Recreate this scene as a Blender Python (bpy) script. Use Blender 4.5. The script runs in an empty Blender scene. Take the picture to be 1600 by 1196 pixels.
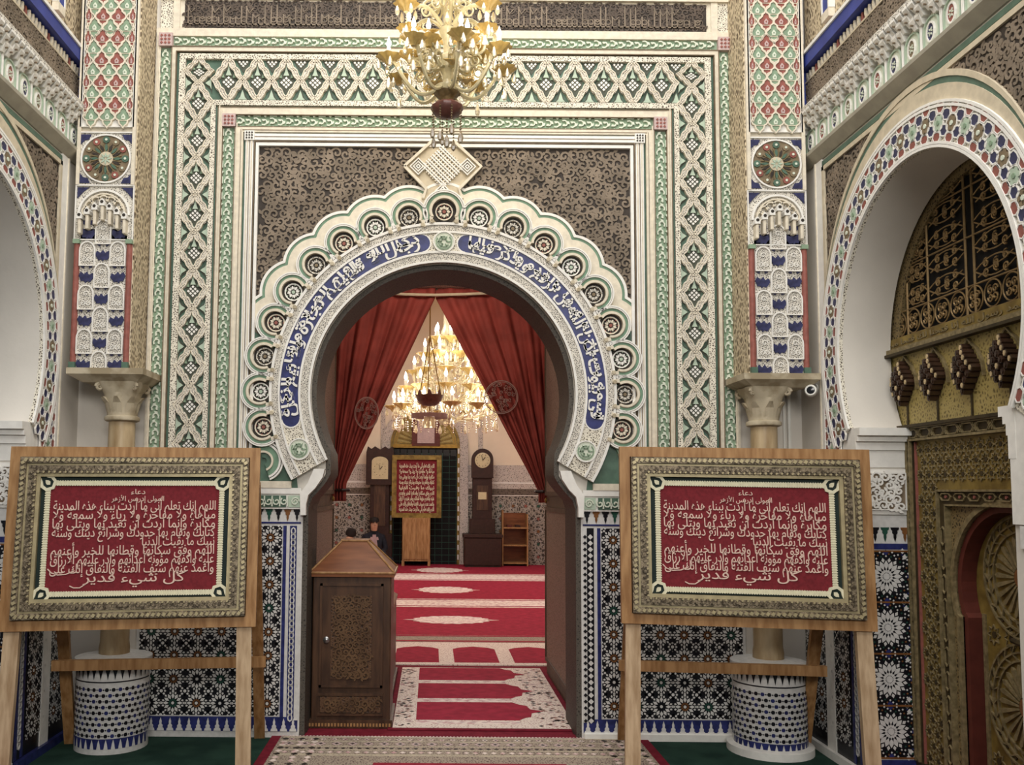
import bpy, bmesh, math, random
from mathutils import Matrix, Vector
R=math.radians; PI=math.pi; cos=math.cos; sin=math.sin
random.seed(7)
sc=bpy.context.scene; COL=sc.collection
# ------------------------------------------------------------ camera, world, lights, exposure
cd=bpy.data.cameras.new('camera'); cam=bpy.data.objects.new('camera',cd); COL.objects.link(cam)
cd.sensor_width=36; cd.lens=1400/1600*36; cd.shift_x=(800-676)/1600; cd.shift_y=(662-598)/1600
cd.clip_start=.05; cd.clip_end=100
cam.matrix_world=Matrix.Translation((-.06,-1400/260,1.45))@Matrix.Rotation(PI/2+R(4.3),4,'X')@Matrix.Rotation(R(.45),4,'Z')
sc.camera=cam
w=bpy.data.worlds.new('world'); sc.world=w; w.use_nodes=True
w.node_tree.nodes['Background'].inputs[0].default_value=(.86,.92,1,1); w.node_tree.nodes['Background'].inputs[1].default_value=.24
def area(name,loc,rot,size,power,col=(1,1,1),sy=None):
    l=bpy.data.lights.new(name,'AREA'); l.energy=power; l.size=size; l.color=col
    if sy: l.shape='RECTANGLE'; l.size_y=sy
    o=bpy.data.objects.new(name,l); COL.objects.link(o); o.location=loc; o.rotation_euler=rot; return o
area('hall_skylight',(0,-3.0,6.2),(R(28),0,0),3.8,190,(1,.97,.93))
area('hall_front_fill',(.3,-8.2,3.9),(R(82),0,0),3.0,170,(1,.96,.90),1.6)  # unseen fill light added behind the camera to brighten the curtains
area('passage_fill',(0,.95,3.22),(R(52),0,0),.5,12,(1,.90,.80))  # added fill light for the curtains, no fixture in the passage
area('prayer_room_skylight',(.3,7.2,5.2),(0,0,0),3.5,190,(1,.95,.97))
sc.view_settings.view_transform='Standard'; sc.view_settings.look='None'; sc.view_settings.exposure=.32; sc.view_settings.gamma=1; sc.view_settings.use_curve_mapping=False
# ------------------------------------------------------------ materials
def lin(c): return tuple(((x/255)/12.92 if x/255<=.04045 else ((x/255+.055)/1.055)**2.4) for x in c)
MATS={}
def mat(name,rgb,rough=.7,metal=0,var=.08,nscale=18,bump=0,bscale=60,emit=0,rgb2=None,spec=.3,trans=0,kind=None,ramp=(.42,.58),stretch=None,pat=None):
    m=bpy.data.materials.new(name); m.use_nodes=True; nt=m.node_tree; b=nt.nodes['Principled BSDF']
    c=lin(rgb); b.inputs['Roughness'].default_value=rough; b.inputs['Metallic'].default_value=metal; b.inputs['Specular IOR Level'].default_value=spec
    if trans: b.inputs['Transmission Weight'].default_value=trans
    tc=nt.nodes.new('ShaderNodeTexCoord'); vec=tc.outputs['Object']
    if stretch:
        mp=nt.nodes.new('ShaderNodeMapping'); mp.inputs['Scale'].default_value=stretch; nt.links.new(vec,mp.inputs['Vector']); vec=mp.outputs[0]
    n=nt.nodes.new('ShaderNodeTexNoise'); n.inputs['Scale'].default_value=nscale; n.inputs['Detail'].default_value=4; nt.links.new(vec,n.inputs['Vector'])
    c2=lin(rgb2) if rgb2 else tuple(max(0,x*(1-2.2*var)) for x in c)
    r=nt.nodes.new('ShaderNodeValToRGB'); r.color_ramp.elements[0].position=.35 if not rgb2 else ramp[0]; r.color_ramp.elements[1].position=.65 if not rgb2 else ramp[1]
    r.color_ramp.elements[0].color=(*c2,1); r.color_ramp.elements[1].color=(*c,1)
    src=n.outputs['Fac']
    if pat:   # carved cell pattern: voronoi distance to edge
        v=nt.nodes.new('ShaderNodeTexVoronoi'); v.feature='DISTANCE_TO_EDGE'; v.inputs['Scale'].default_value=pat
        mx=nt.nodes.new('ShaderNodeVectorMath'); mx.operation='MULTIPLY_ADD'; nt.links.new(n.outputs['Color'],mx.inputs[0]); mx.inputs[1].default_value=(1.6/pat,)*3; nt.links.new(vec,mx.inputs[2])
        nt.links.new(mx.outputs[0],v.inputs['Vector']); src=v.outputs['Distance']
        r.color_ramp.elements[0].position,r.color_ramp.elements[1].position=ramp
        r.color_ramp.elements[0].color,r.color_ramp.elements[1].color=(*c,1),(*c2,1)
    nt.links.new(src,r.inputs['Fac']); nt.links.new(r.outputs['Color'],b.inputs['Base Color'])
    if bump:
        bn=nt.nodes.new('ShaderNodeBump'); bn.inputs['Strength'].default_value=bump; bn.inputs['Distance'].default_value=.004
        if pat: bn.invert=True; nt.links.new(src,bn.inputs['Height'])
        else:
            n2=nt.nodes.new('ShaderNodeTexNoise'); n2.inputs['Scale'].default_value=bscale; nt.links.new(vec,n2.inputs['Vector']); nt.links.new(n2.outputs['Fac'],bn.inputs['Height'])
        nt.links.new(bn.outputs[0],b.inputs['Normal'])
    if emit:
        b.inputs['Emission Color'].default_value=(*c,1); b.inputs['Emission Strength'].default_value=emit
    MATS[name]=m; return m
M_=mat
M_('plaster',(214,208,198),.8,var=.04,nscale=3,bump=.15,bscale=40)
M_('cream',(222,212,192),.75,var=.07,nscale=30,bump=.2,bscale=120)
M_('white',(232,229,222),.6,var=.04,nscale=25)
M_('beige',(203,190,165),.75,var=.08,nscale=25)
M_('lace',(226,219,202),.8,rgb2=(104,96,86),pat=85,ramp=(.11,.24),bump=.6)
M_('lace_fine',(218,212,200),.8,rgb2=(92,88,84),pat=110,ramp=(.11,.23),bump=.5)
M_('lace_brown',(206,190,160),.8,rgb2=(88,72,54),pat=60,ramp=(.08,.26),bump=.8,stretch=(1,1,.45))
M_('green',(138,160,134),.6,var=.1,nscale=22)
M_('green_pale',(176,192,172),.65,var=.06,nscale=30)
M_('green_deep',(86,112,96),.4,var=.12,nscale=20)
M_('leafcream',(212,218,200),.7,var=.05,nscale=40)
M_('dark',(58,52,46),.6,var=.2)
M_('black',(26,26,32),.3,var=.2)
M_('navy',(58,60,96),.4,var=.2,nscale=40)
M_('cobalt',(58,70,146),.45,var=.1,nscale=10)
M_('tileblue',(48,54,110),.3,var=.2,nscale=30)
M_('tilewhite',(214,212,208),.25,var=.06,nscale=40)
M_('tilebrown',(132,88,52),.3,var=.15)
M_('tilegreen',(46,86,72),.3,var=.15)
M_('brick',(150,90,80),.6,var=.12,nscale=30)
M_('pink',(196,172,168),.7,var=.08,nscale=40)
M_('ochre',(130,114,90),.6,var=.12,nscale=30)
M_('browndeep',(62,54,48),.7,var=.2,nscale=30)
M_('brownscroll',(132,118,102),.7,rgb2=(110,98,84),ramp=(.4,.6),nscale=8)
M_('lining',(86,80,72),.6,rgb2=(42,38,36),pat=70,ramp=(.1,.4),bump=.5)
M_('marble',(196,176,142),.35,rgb2=(150,126,92),nscale=5,ramp=(.35,.7),stretch=(3,3,.6))
M_('stone',(186,174,150),.6,rgb2=(150,136,110),nscale=8,bump=.3,bscale=40)
M_('oak',(172,132,88),.5,rgb2=(138,98,58),nscale=6,ramp=(.35,.65),stretch=(6,6,.9))
M_('oak_pale',(196,170,138),.55,rgb2=(160,132,100),nscale=6,ramp=(.35,.65),stretch=(6,6,.9))
M_('walnut',(84,58,40),.4,rgb2=(58,38,26),nscale=5,ramp=(.35,.65),stretch=(5,5,.8),spec=.4)
M_('walnut_roof',(128,78,46),.35,rgb2=(100,56,30),nscale=5,ramp=(.35,.65),stretch=(.8,4,4),spec=.4)
M_('walnut_carve',(92,66,46),.5,rgb2=(50,34,24),pat=55,ramp=(.1,.35),bump=.9)
M_('doorwood',(92,74,56),.5,rgb2=(66,50,36),nscale=5,ramp=(.35,.65),stretch=(6,6,.6),bump=.4)
M_('doorcarve',(138,118,104),.5,rgb2=(88,68,56),pat=55,ramp=(.12,.3),bump=.6)
M_('redpaint',(96,46,38),.5,var=.1)
M_('curtain',(150,64,54),.75,var=.14,nscale=6,bump=.15,bscale=200,spec=.2)
M_('embroid',(150,112,100),.7,var=.1)
M_('rope',(200,180,150),.8)
M_('giltframe',(138,124,102),.4,metal=.3,rgb2=(72,62,48),nscale=60,ramp=(.4,.6),bump=.5,bscale=150)
M_('giltpale',(178,164,128),.4,metal=.3,var=.1)
M_('feltgreen',(30,44,40),.7,var=.1)
M_('velvet',(122,36,44),.85,var=.12,nscale=60,bump=.1,bscale=300)
M_('thread',(226,220,190),.6,var=.06,nscale=60)
M_('threadpink',(226,196,180),.6,var=.06,nscale=60)
M_('carpetred',(156,46,64),.95,var=.12,nscale=14,bump=.2,bscale=300,spec=.1)
M_('carpetdark',(122,36,50),.95,var=.12,nscale=20,bump=.2,bscale=300,spec=.1)
M_('carpetcream',(222,208,196),.95,rgb2=(164,124,118),pat=56,ramp=(.16,.36),bump=.2,spec=.1)
M_('carpetlight',(226,210,200),.95,rgb2=(190,150,150),nscale=20,ramp=(.35,.55),spec=.1)
M_('carpetorn',(164,150,134),.95,rgb2=(92,72,70),pat=64,ramp=(.12,.3),bump=.2,spec=.1)
M_('carpetgreen',(42,66,56),.95,rgb2=(32,54,46),nscale=4,bump=.3,bscale=250,spec=.1)
M_('gold',(150,128,66),.45,metal=.25,rgb2=(104,84,40),nscale=12,ramp=(.35,.7))
M_('goldbright',(170,152,94),.45,metal=.15,rgb2=(104,88,50),pat=50,ramp=(.12,.36),bump=.5)
M_('goldline',(150,134,98),.5,metal=.2,rgb2=(104,92,64),nscale=40,ramp=(.3,.7))
M_('golddark',(66,54,32),.6,var=.2)
M_('brass',(150,120,60),.35,metal=.7,var=.1)
M_('iron',(150,124,84),.45,metal=.4,var=.15)
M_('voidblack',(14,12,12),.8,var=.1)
M_('bosscell',(64,44,32),.35,var=.2,spec=.5)
M_('bossglint',(206,182,140),.4,var=.1)  # reflected light on some boss cells, painted as pale caps
M_('amber',(216,186,116),.25,var=.12,nscale=40,spec=.6,trans=.2)
M_('crystal',(246,236,206),.08,var=.03,spec=.7,trans=.6)
M_('ambercloud',(224,212,172),.25,var=.08,nscale=30,trans=.25,spec=.6)
M_('garnet',(108,66,58),.35,var=.2,nscale=30,spec=.5)
M_('smoke',(140,116,80),.2,var=.2,nscale=40,spec=.6,trans=.25)
M_('bulb',(255,246,226),.4,var=0,emit=6)
M_('candle',(240,236,226),.5,var=.02)
M_('metal',(150,150,150),.3,metal=.9,var=.05)
M_('plastic',(226,224,216),.35,var=.02)
M_('lens',(12,12,14),.1,var=0,spec=.6)
M_('clockface',(200,188,150),.4,var=.05)
M_('leather',(56,34,28),.45,var=.15)
M_('farlace',(196,186,176),.8,rgb2=(112,104,98),pat=34,ramp=(.12,.36),bump=.2)
M_('fartile',(158,150,138),.6,rgb2=(66,60,54),pat=17,ramp=(.06,.2))
M_('farband',(104,92,80),.6,rgb2=(70,60,52),pat=20,ramp=(.1,.3))
M_('farplaster',(232,216,192),.8,var=.04,nscale=2)
M_('skin',(196,150,124),.6,var=.06)
M_('hair',(26,20,18),.7)
M_('coat',(28,30,40),.8,var=.2)
M_('shirt',(120,44,40),.8)
M_('cloth',(168,140,140),.8)
M_('bluewhite',(206,212,224),.35,rgb2=(176,190,214),nscale=1.6,ramp=(.3,.7),spec=.4)
M_('glass',(150,170,160),.05,trans=1,var=0)
# ------------------------------------------------------------ mesh builder
class MB:
    def __init__(s,T=None): s.v=[];s.f=[];s.m=[];s.T=T;s.keys=[]
    def _k(s,k):
        if k not in s.keys: s.keys.append(k)
        return s.keys.index(k)
    def add(s,vs,fs,k,T=None):
        b=len(s.v); M=s.T if T is None else (T if s.T is None else s.T@T)
        if M is not None: vs=[M@Vector(p) for p in vs]
        flip=M is not None and M.determinant()<0
        s.v+= [tuple(p) for p in vs]; i=s._k(k)
        for f in fs:
            g=[b+q for q in f]; s.f.append(g[::-1] if flip else g); s.m.append(i)
        return s
    def prism(s,P,w0,w1,k,T=None,back=False,ks=None):
        n=len(P)
        a=sum(P[i][0]*P[(i+1)%n][1]-P[(i+1)%n][0]*P[i][1] for i in range(n))
        if a<0: P=P[::-1]
        vs=[(x,y,w0) for x,y in P]+[(x,y,w1) for x,y in P]
        s.add(vs,[list(range(n,2*n))]+([list(range(n))[::-1]] if back else []),k,T)
        s.add(vs,[[i,(i+1)%n,n+(i+1)%n,n+i] for i in range(n)],ks or k,T); return s
    def box(s,x0,x1,y0,y1,z0,z1,k,T=None):
        return s.prism([(x0,y0),(x1,y0),(x1,y1),(x0,y1)],z0,z1,k,T,True)
    def bbox(s,x0,x1,y0,y1,z0,z1,k,b=.006,T=None):   # box with chamfered vertical edges and top
        P=[(x0+b,y0),(x1-b,y0),(x1,y0+b),(x1,y1-b),(x1-b,y1),(x0+b,y1),(x0,y1-b),(x0,y0+b)]
        Q=[(min(max(x,x0+b),x1-b),min(max(y,y0+b),y1-b)) for x,y in P]
        n=8; vs=[(x,y,z0) for x,y in P]+[(x,y,z1-b) for x,y in P]+[(x,y,z1) for x,y in Q]
        return s.add(vs,[list(range(n))[::-1]]+[[i,(i+1)%n,n+(i+1)%n,n+i] for i in range(n)]+[[n+i,n+(i+1)%n,2*n+(i+1)%n,2*n+i] for i in range(n)]+[list(range(2*n,3*n))],k,T)
    def ring(s,r0,r1,a0,a1,w0,w1,k,n=24,c=(0,0),T=None,ey=1):
        A=[a0+(a1-a0)*i/n for i in range(n+1)]
        P=[(c[0]+r1*cos(a),c[1]+ey*r1*sin(a)) for a in A]; Q=[(c[0]+r0*cos(a),c[1]+ey*r0*sin(a)) for a in A]
        return s.band(Q,P,w0,w1,k,T)
    def band(s,Q,P,w0,w1,k,T=None):   # strip between two polylines
        n=len(P); vs=[(x,y,w0) for x,y in Q]+[(x,y,w0) for x,y in P]+[(x,y,w1) for x,y in Q]+[(x,y,w1) for x,y in P]
        f=[]
        for i in range(n-1):
            f+=[[2*n+i,2*n+i+1,3*n+i+1,3*n+i],[i,i+1,2*n+i+1,2*n+i],[n+i+1,n+i,3*n+i,3*n+i+1]]
        f+=[[0,2*n,3*n,n],[n-1,2*n-1,4*n-1,3*n-1]]
        ax,ay=P[0][0]-Q[0][0],P[0][1]-Q[0][1]; bx,by=Q[1][0]-Q[0][0],Q[1][1]-Q[0][1]
        if bx*ay-by*ax<0: f=[g[::-1] for g in f]
        return s.add(vs,f,k,T)
    def disc(s,r,w0,w1,k,n=16,c=(0,0),T=None,ey=1):
        return s.prism([(c[0]+r*cos(2*PI*i/n),c[1]+ey*r*sin(2*PI*i/n)) for i in range(n)],w0,w1,k,T)
    def ribbon(s,P,wd,w0,w1,k,T=None,closed=False,taper=False):
        n=len(P); L=[];Rr=[]
        for i,p in enumerate(P):
            a=P[(i-1)%n] if (closed or i>0) else p; b=P[(i+1)%n] if (closed or i<n-1) else p
            dx,dy=b[0]-a[0],b[1]-a[1]; l=math.hypot(dx,dy) or 1; h=wd/2*((1-.75*i/(n-1)) if taper else 1)
            L.append((p[0]-dy/l*h,p[1]+dx/l*h)); Rr.append((p[0]+dy/l*h,p[1]-dx/l*h))
        if closed: L.append(L[0]);Rr.append(Rr[0])
        return s.band(Rr,L,w0,w1,k,T)
    def tube(s,P,r,k,n=8,T=None,closed=False,caps=True):
        P=[Vector(p) for p in P]; m=len(P); rs=r if isinstance(r,(list,tuple)) else [r]*m
        vs=[];up=None
        for i,p in enumerate(P):
            a=P[(i-1)%m] if (closed or i>0) else p; b=P[(i+1)%m] if (closed or i<m-1) else p
            d=(b-a).normalized()
            if up is None:
                up=Vector((0,0,1)) if abs(d.z)<.9 else Vector((1,0,0))
            x=up.cross(d).normalized(); y=d.cross(x).normalized(); up=y
            for j in range(n):
                t=2*PI*j/n; vs.append(p+x*(rs[i]*cos(t))+y*(rs[i]*sin(t)))
        f=[]
        for i in range(m if closed else m-1):
            for j in range(n):
                f.append([i*n+j,i*n+(j+1)%n,((i+1)%m)*n+(j+1)%n,((i+1)%m)*n+j])
        if caps and not closed: f+=[list(range(n))[::-1],[(m-1)*n+j for j in range(n)]]
        return s.add(vs,f,k,T)
    def lathe(s,prof,k,n=24,c=(0,0,0),T=None,ruffle=0,nr=8,sx=1,sy=1):
        vs=[];m=len(prof)
        for r,z in prof:
            for j in range(n):
                t=2*PI*j/n; q=r*(1+ruffle*cos(nr*t)*(r>.0)); vs.append((c[0]+sx*q*cos(t),c[1]+sy*q*sin(t),c[2]+z))
        f=[[i*n+j,i*n+(j+1)%n,(i+1)*n+(j+1)%n,(i+1)*n+j] for i in range(m-1) for j in range(n)]
        f+=[list(range(n))[::-1],[(m-1)*n+j for j in range(n)]]
        return s.add(vs,f,k,T)
    def loft(s,rings,k,T=None,cap=True):
        n=len(rings[0]); vs=[p for r in rings for p in r]
        f=[[i*n+j,i*n+(j+1)%n,(i+1)*n+(j+1)%n,(i+1)*n+j] for i in range(len(rings)-1) for j in range(n)]
        if cap: f+=[list(range(n))[::-1],[(len(rings)-1)*n+j for j in range(n)]]
        return s.add(vs,f,k,T)
    def mesh(s,name,smooth=None):
        me=bpy.data.meshes.new(name); me.from_pydata(s.v,[],s.f)
        for k in s.keys: me.materials.append(MATS[k])
        me.polygons.foreach_set('material_index',s.m)
        if smooth:
            me.polygons.foreach_set('use_smooth',[True]*len(me.polygons))
            if smooth!=2: me.set_sharp_from_angle(angle=R(38))
        me.update(); return me
    def build(s,name,parent=None,M=None,kind=None,smooth=None):
        return inst(name,s.mesh(name,smooth),parent,M,kind)
def inst(name,me,parent=None,M=None,kind=None):
    o=bpy.data.objects.new(name,me); COL.objects.link(o)
    if M is not None: o.matrix_basis=M
    if parent: o.parent=parent
    if kind: o['kind']=kind
    return o
def thing(name,label,cat,loc=(0,0,0),rz=0,group=None):
    o=bpy.data.objects.new(name,None); COL.objects.link(o); o.location=loc; o.rotation_euler=(0,0,rz); o.empty_display_size=.1
    return tag(o,label,cat,group)
def tag(o,label,cat,group=None):
    o['label']=label; o['category']=cat
    if group: o['group']=group
    return o
def struct(o): o['kind']='structure'; return o
def Tr(x,y,z=0): return Matrix.Translation((x,y,z))
def Rz(a): return Matrix.Rotation(a,4,'Z')
def Sc(x,y=None,z=1): return Matrix.Diagonal((x,x if y is None else y,z,1))
def frame(ex,ey,ez,o): 
    m=Matrix.Identity(4)
    for i,e in enumerate((ex,ey,ez,o)):
        for j in range(3): m[j][i]=e[j]
    return m
WX=2.165; WXL=2.20; GX=2.44
FB=frame((1,0,0),(0,0,1),(0,-1,0),(0,0,0))            # back wall: x right, y up, z towards the hall
FR=frame((0,-1,0),(0,0,1),(-1,0,0),(WX,0,0))          # right wall: x towards the camera
FL=frame((0,1,0),(0,0,1),(1,0,0),(-WXL,0,0))           # left wall, x away from the camera
FLm=frame((0,-1,0),(0,0,1),(1,0,0),(-WXL,0,0))         # left wall, mirrored (meshes only)
FG=frame((0,-1,0),(0,0,1),(-1,0,0),(GX,0,0))
def rect(x0,x1,y0,y1): return [(x0,y0),(x1,y0),(x1,y1),(x0,y1)]
def arc(c,r,a0,a1,n,ey=1): return [(c[0]+r*cos(a0+(a1-a0)*i/n),c[1]+ey*r*sin(a0+(a1-a0)*i/n)) for i in range(n+1)]
def spiral(cx,cy,r,turns,a0,d=1,n=12,r1=.18):
    return [(cx+r*(1-(1-r1)*i/n)*cos(a0+d*2*PI*turns*i/n),cy+r*(1-(1-r1)*i/n)*sin(a0+d*2*PI*turns*i/n)) for i in range(n+1)]
def leaf(L,Wd,n=5):   # pointed leaf along +x
    up=[(L*i/n,Wd*sin(PI*(i/n)**.8)) for i in range(n+1)]
    return up+[(x,-y) for x,y in up[-2:0:-1]]
# ---- arabic shaping with presentation forms
def shape(s):
    Fm={'ء':(0xFE80,),'آ':(0xFE81,0xFE82),'أ':(0xFE83,0xFE84),'ؤ':(0xFE85,0xFE86),'إ':(0xFE87,0xFE88),'ئ':(0xFE89,0xFE8A,0xFE8B,0xFE8C),'ا':(0xFE8D,0xFE8E)}
    b=0xFE8F
    for c in 'بتثجحخدذرزسشصضطظعغفقكلمنهوىي':
        if c=='ت': Fm['ة']=(b,b+1); b+=2
        n=2 if c in 'دذرزوى' else 4
        Fm[c]=tuple(range(b,b+n)); b+=n
    LA={'آ':0xFEF5,'أ':0xFEF7,'إ':0xFEF9,'ا':0xFEFB}; out=[];i=0
    jn=lambda c: c in Fm and len(Fm[c])==4
    while i<len(s):
        c=s[i]
        if c not in Fm: out.append(c); i+=1; continue
        pv=i>0 and jn(s[i-1])
        if c=='ل' and i+1<len(s) and s[i+1] in LA: out.append(chr(LA[s[i+1]]+(1 if pv else 0))); i+=2; continue
        nx=i+1<len(s) and s[i+1] in Fm and s[i+1]!='ء'; f=Fm[c]
        k=((3 if nx else 1) if pv else (2 if nx else 0)) if len(f)==4 else (1 if pv and len(f)==2 else 0)
        out.append(chr(f[k])); i+=1
    return ''.join(reversed(out))
def textgeo(body,offset=0.0,extr=.03):
    c=bpy.data.curves.new('t','FONT'); c.body=shape(body); c.size=1; c.extrude=extr; c.offset=offset; c.resolution_u=3
    o=bpy.data.objects.new('t',c); COL.objects.link(o)
    me=bpy.data.meshes.new_from_object(o.evaluated_get(bpy.context.evaluated_depsgraph_get()))
    vs=[tuple(v.co) for v in me.vertices]; fs=[list(p.vertices) for p in me.polygons]
    bpy.data.objects.remove(o); bpy.data.curves.remove(c); bpy.data.meshes.remove(me)
    x0=min(v[0] for v in vs);x1=max(v[0] for v in vs);y0=min(v[1] for v in vs);y1=max(v[1] for v in vs)
    return vs,fs,(x0,x1,y0,y1)
M_('walnut_light',(104,78,54),.45,rgb2=(78,56,38),nscale=8,ramp=(.35,.65))
def scrolls(m,test,x0,x1,y0,y1,r,w0,k,seed,wd=.16,h=.006):
    random.seed(seed); y=y0; row=0
    while y<y1:
        x=x0+(row%2)*r
        while x<x1:
            cx,cy=x+random.uniform(-.3,.3)*r,y+random.uniform(-.3,.3)*r
            if test(cx,cy):
                a=random.uniform(0,2*PI); d=random.choice((-1,1)); P=spiral(cx,cy,r*random.uniform(.85,1.15),1.15,a,d,11,.12)
                h2=h*random.uniform(.75,1.2); m.ribbon(P,r*wd*1.6,w0,w0+h2,k)
                ex,ey=P[0]
                for b in (a+d*1.2,a-d*2.0): m.prism(leaf(r*1.1,r*.3,3),w0,w0+h2*random.uniform(.8,.95),k,Tr(ex,ey)@Rz(b))
            x+=1.62*r
        y+=1.45*r; row+=1
M_('olive_ground',(84,88,76),.6,var=.15)  # grey-green ground colour of the lattice inlays
M_('arch_green',(116,146,122),.55,var=.1,nscale=22)
M_('friezebrown',(92,80,70),.7,var=.15)
M_('grout_line',(128,112,92),.8,var=.15)
M_('goldlace',(134,116,80),.5,metal=.15,rgb2=(58,48,34),pat=60,ramp=(.12,.3),bump=.6)
M_('lipgrey',(172,166,150),.7,var=.08,nscale=12)
# ------------------------------------------------------------ floors
g=MB(); g.box(-2.6,2.6,-6.5,.0,-.06,0,'carpetgreen'); struct(g.build('floor'))
g=MB(); g.box(-3.4,3.4,0,13.2,-.06,-.002,'carpetdark'); struct(g.build('floor_prayer_room'))
# ------------------------------------------------------------ back wall with the horseshoe opening
AC=(0,2.036); AI=.793; AO=1.035; JX=.83
def opening(d=0):
    r=AI-d; a0=-R(28)
    half=[(JX-d,0),(JX-d,1.34),(JX-.02-d,1.40),(JX-.07-d,1.455),(.725-d,1.50),(.70-d,1.545),(.70-d,1.60)]
    top=[(AC[0]+r*cos(a),AC[1]+r*sin(a)) for a in [a0+(PI-2*a0)*i/56 for i in range(57)]]
    return half+top+[(-x,y) for x,y in half[::-1]]
g=MB(FB); op=opening()
g.prism([(-2.5,0)]+[(-x,y) for x,y in op]+[(2.5,0),(2.5,5.3),(-2.5,5.3)],-.42,0,'plaster',back=True)
WB=struct(g.build('wall_back',smooth=1))
g=MB(FB); g.band(opening(.03),opening(-.004),-.425,-.002,'lining'); g.build('arch_lining',WB,smooth=1)
# nested rectangular mouldings: left jamb, head, right jamb
ZB=1.42
def ushape(xi,xo,zi,zo,w0,w1,k,name='frame_moulding',zb=ZB):
    m=MB(FB); m.prism([(-xo,zb),(-xi,zb),(-xi,zi),(xi,zi),(xi,zb),(xo,zb),(xo,zo),(-xo,zo)],w0,w1,k); return m.build(name,WB)
ushape(1.687,1.768,4.179,4.262,0,.012,'green','carved_green_band')
ushape(1.662,1.69,4.150,4.182,0,.03,'cream')
ushape(1.760,1.785,4.250,4.300,0,.03,'cream')
ushape(1.642,1.664,4.138,4.152,0,.014,'green_deep')
ushape(1.604,1.642,4.105,4.138,0,.03,'lace','dotted_border')
ushape(1.441,1.604,3.843,4.105,0,.006,'green_deep','lattice_ground')
ushape(1.411,1.441,3.81,3.843,0,.03,'lace','dotted_border')
ushape(1.393,1.412,3.794,3.812,0,.014,'green_deep')
ushape(1.364,1.394,3.749,3.796,0,.032,'cream')
ushape(1.286,1.364,3.672,3.749,0,.012,'green','carved_green_band')
ushape(1.236,1.287,3.640,3.673,0,.034,'cream')
ushape(1.219,1.237,3.628,3.642,0,.012,'green_deep')
ushape(1.172,1.220,3.590,3.630,0,.034,'white')
ushape(1.156,1.174,3.574,3.592,0,.014,'green_deep')
ushape(1.140,1.158,3.556,3.576,0,.03,'white')
for xi,zi in ((1.690,4.182),(1.662,4.150),(1.394,3.796),(1.364,3.749),(1.287,3.673),(1.250,3.652),(1.196,3.610),(1.165,3.582)):
    ushape(xi-.0025,xi+.0025,zi-.0025,zi+.0025,.0,.0355,'grout_line','joint_line')
for s in (-1,1):      # thin cream fillets along the mouldings
    for x in (1.668,1.770,1.369,1.384,1.245,1.275,1.182,1.208):
        m=MB(FB); m.box(s*x-.003,s*x+.003,ZB,3.55+(x-1.13)*1.0,.028,.04,'cream'); m.build('fillet',WB)
    # corner blocks
    for (x,z,h,k) in ((1.728,4.221,.042,'pink'),(1.325,3.711,.040,'pink'),(1.196,3.615,.03,'white')):
        m=MB(FB); m.prism(rect(s*x-h,s*x+h,z-h,z+h),.0,.045,k)
        for i in (-1,0,1):
            for j in (-1,0,1):
                m.prism([(s*x+i*h*.55+h*.2*cos(a),z+j*h*.55+h*.2*sin(a)) for a in (0,PI/2,PI,3*PI/2)],.045,.05,'brick' if k=='pink' else 'dark')
        m.build('corner_block',WB)
    # continuation of the outer carved band above the head
    m=MB(FB); m.prism(rect(s*1.728-.041,s*1.728+.041,4.266,5.2),0,.02,'lace'); m.build('carved_grey_band',WB)
    m=MB(FB); m.prism(rect(s*1.668-.02,s*1.668+.02,4.30,5.2),0,.03,'cream'); m.build('frame_moulding',WB)
# upper wall: dark carved frieze between cream mouldings
m=MB(FB); m.prism(rect(-1.765,1.765,4.262,5.25),0,.018,'cream'); m.build('upper_plaster',WB)
m=MB(FB); m.prism(rect(-1.62,1.62,4.307,4.478),.018,.022,'browndeep'); FZ=m.build('dark_frieze',WB)
m=MB(FB); random.seed(3)
x=-1.6
while x<1.58:
    hgt=random.choice((.13,.12,.07,.05)); m.box(x,x+.008,4.325,4.325+hgt,.022,.03,'brownscroll')
    if random.random()<.6: m.ribbon([(x,4.325+hgt),(x+.02,4.33+hgt*.6),(x+.045,4.335+hgt*.8)],.007,.022,.029,'brownscroll')
    if random.random()<.6: m.ribbon(arc((x+.02,4.36),.016,0,2*PI,8),.006,.022,.028,'brownscroll')
    m.box(x,x+.03,4.325,4.332,.022,.03,'brownscroll')
    x+=.03+.012*random.random()
scrolls(m,lambda x,y:True,-1.6,1.61,4.325,4.47,.024,.022,'friezebrown',31,.2,.004)
m.build('frieze_lettering',FZ,kind='stuff')
for zz in (4.505,):
    m=MB(FB); m.prism(rect(-1.765,1.765,4.49,4.51),.018,.04,'cream'); m.build('frame_moulding',WB)
m=MB(FB); m.prism(rect(-1.62,1.62,4.56,5.2),.018,.024,'lace_brown'); m.build('carved_plaster_field',WB)
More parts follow.
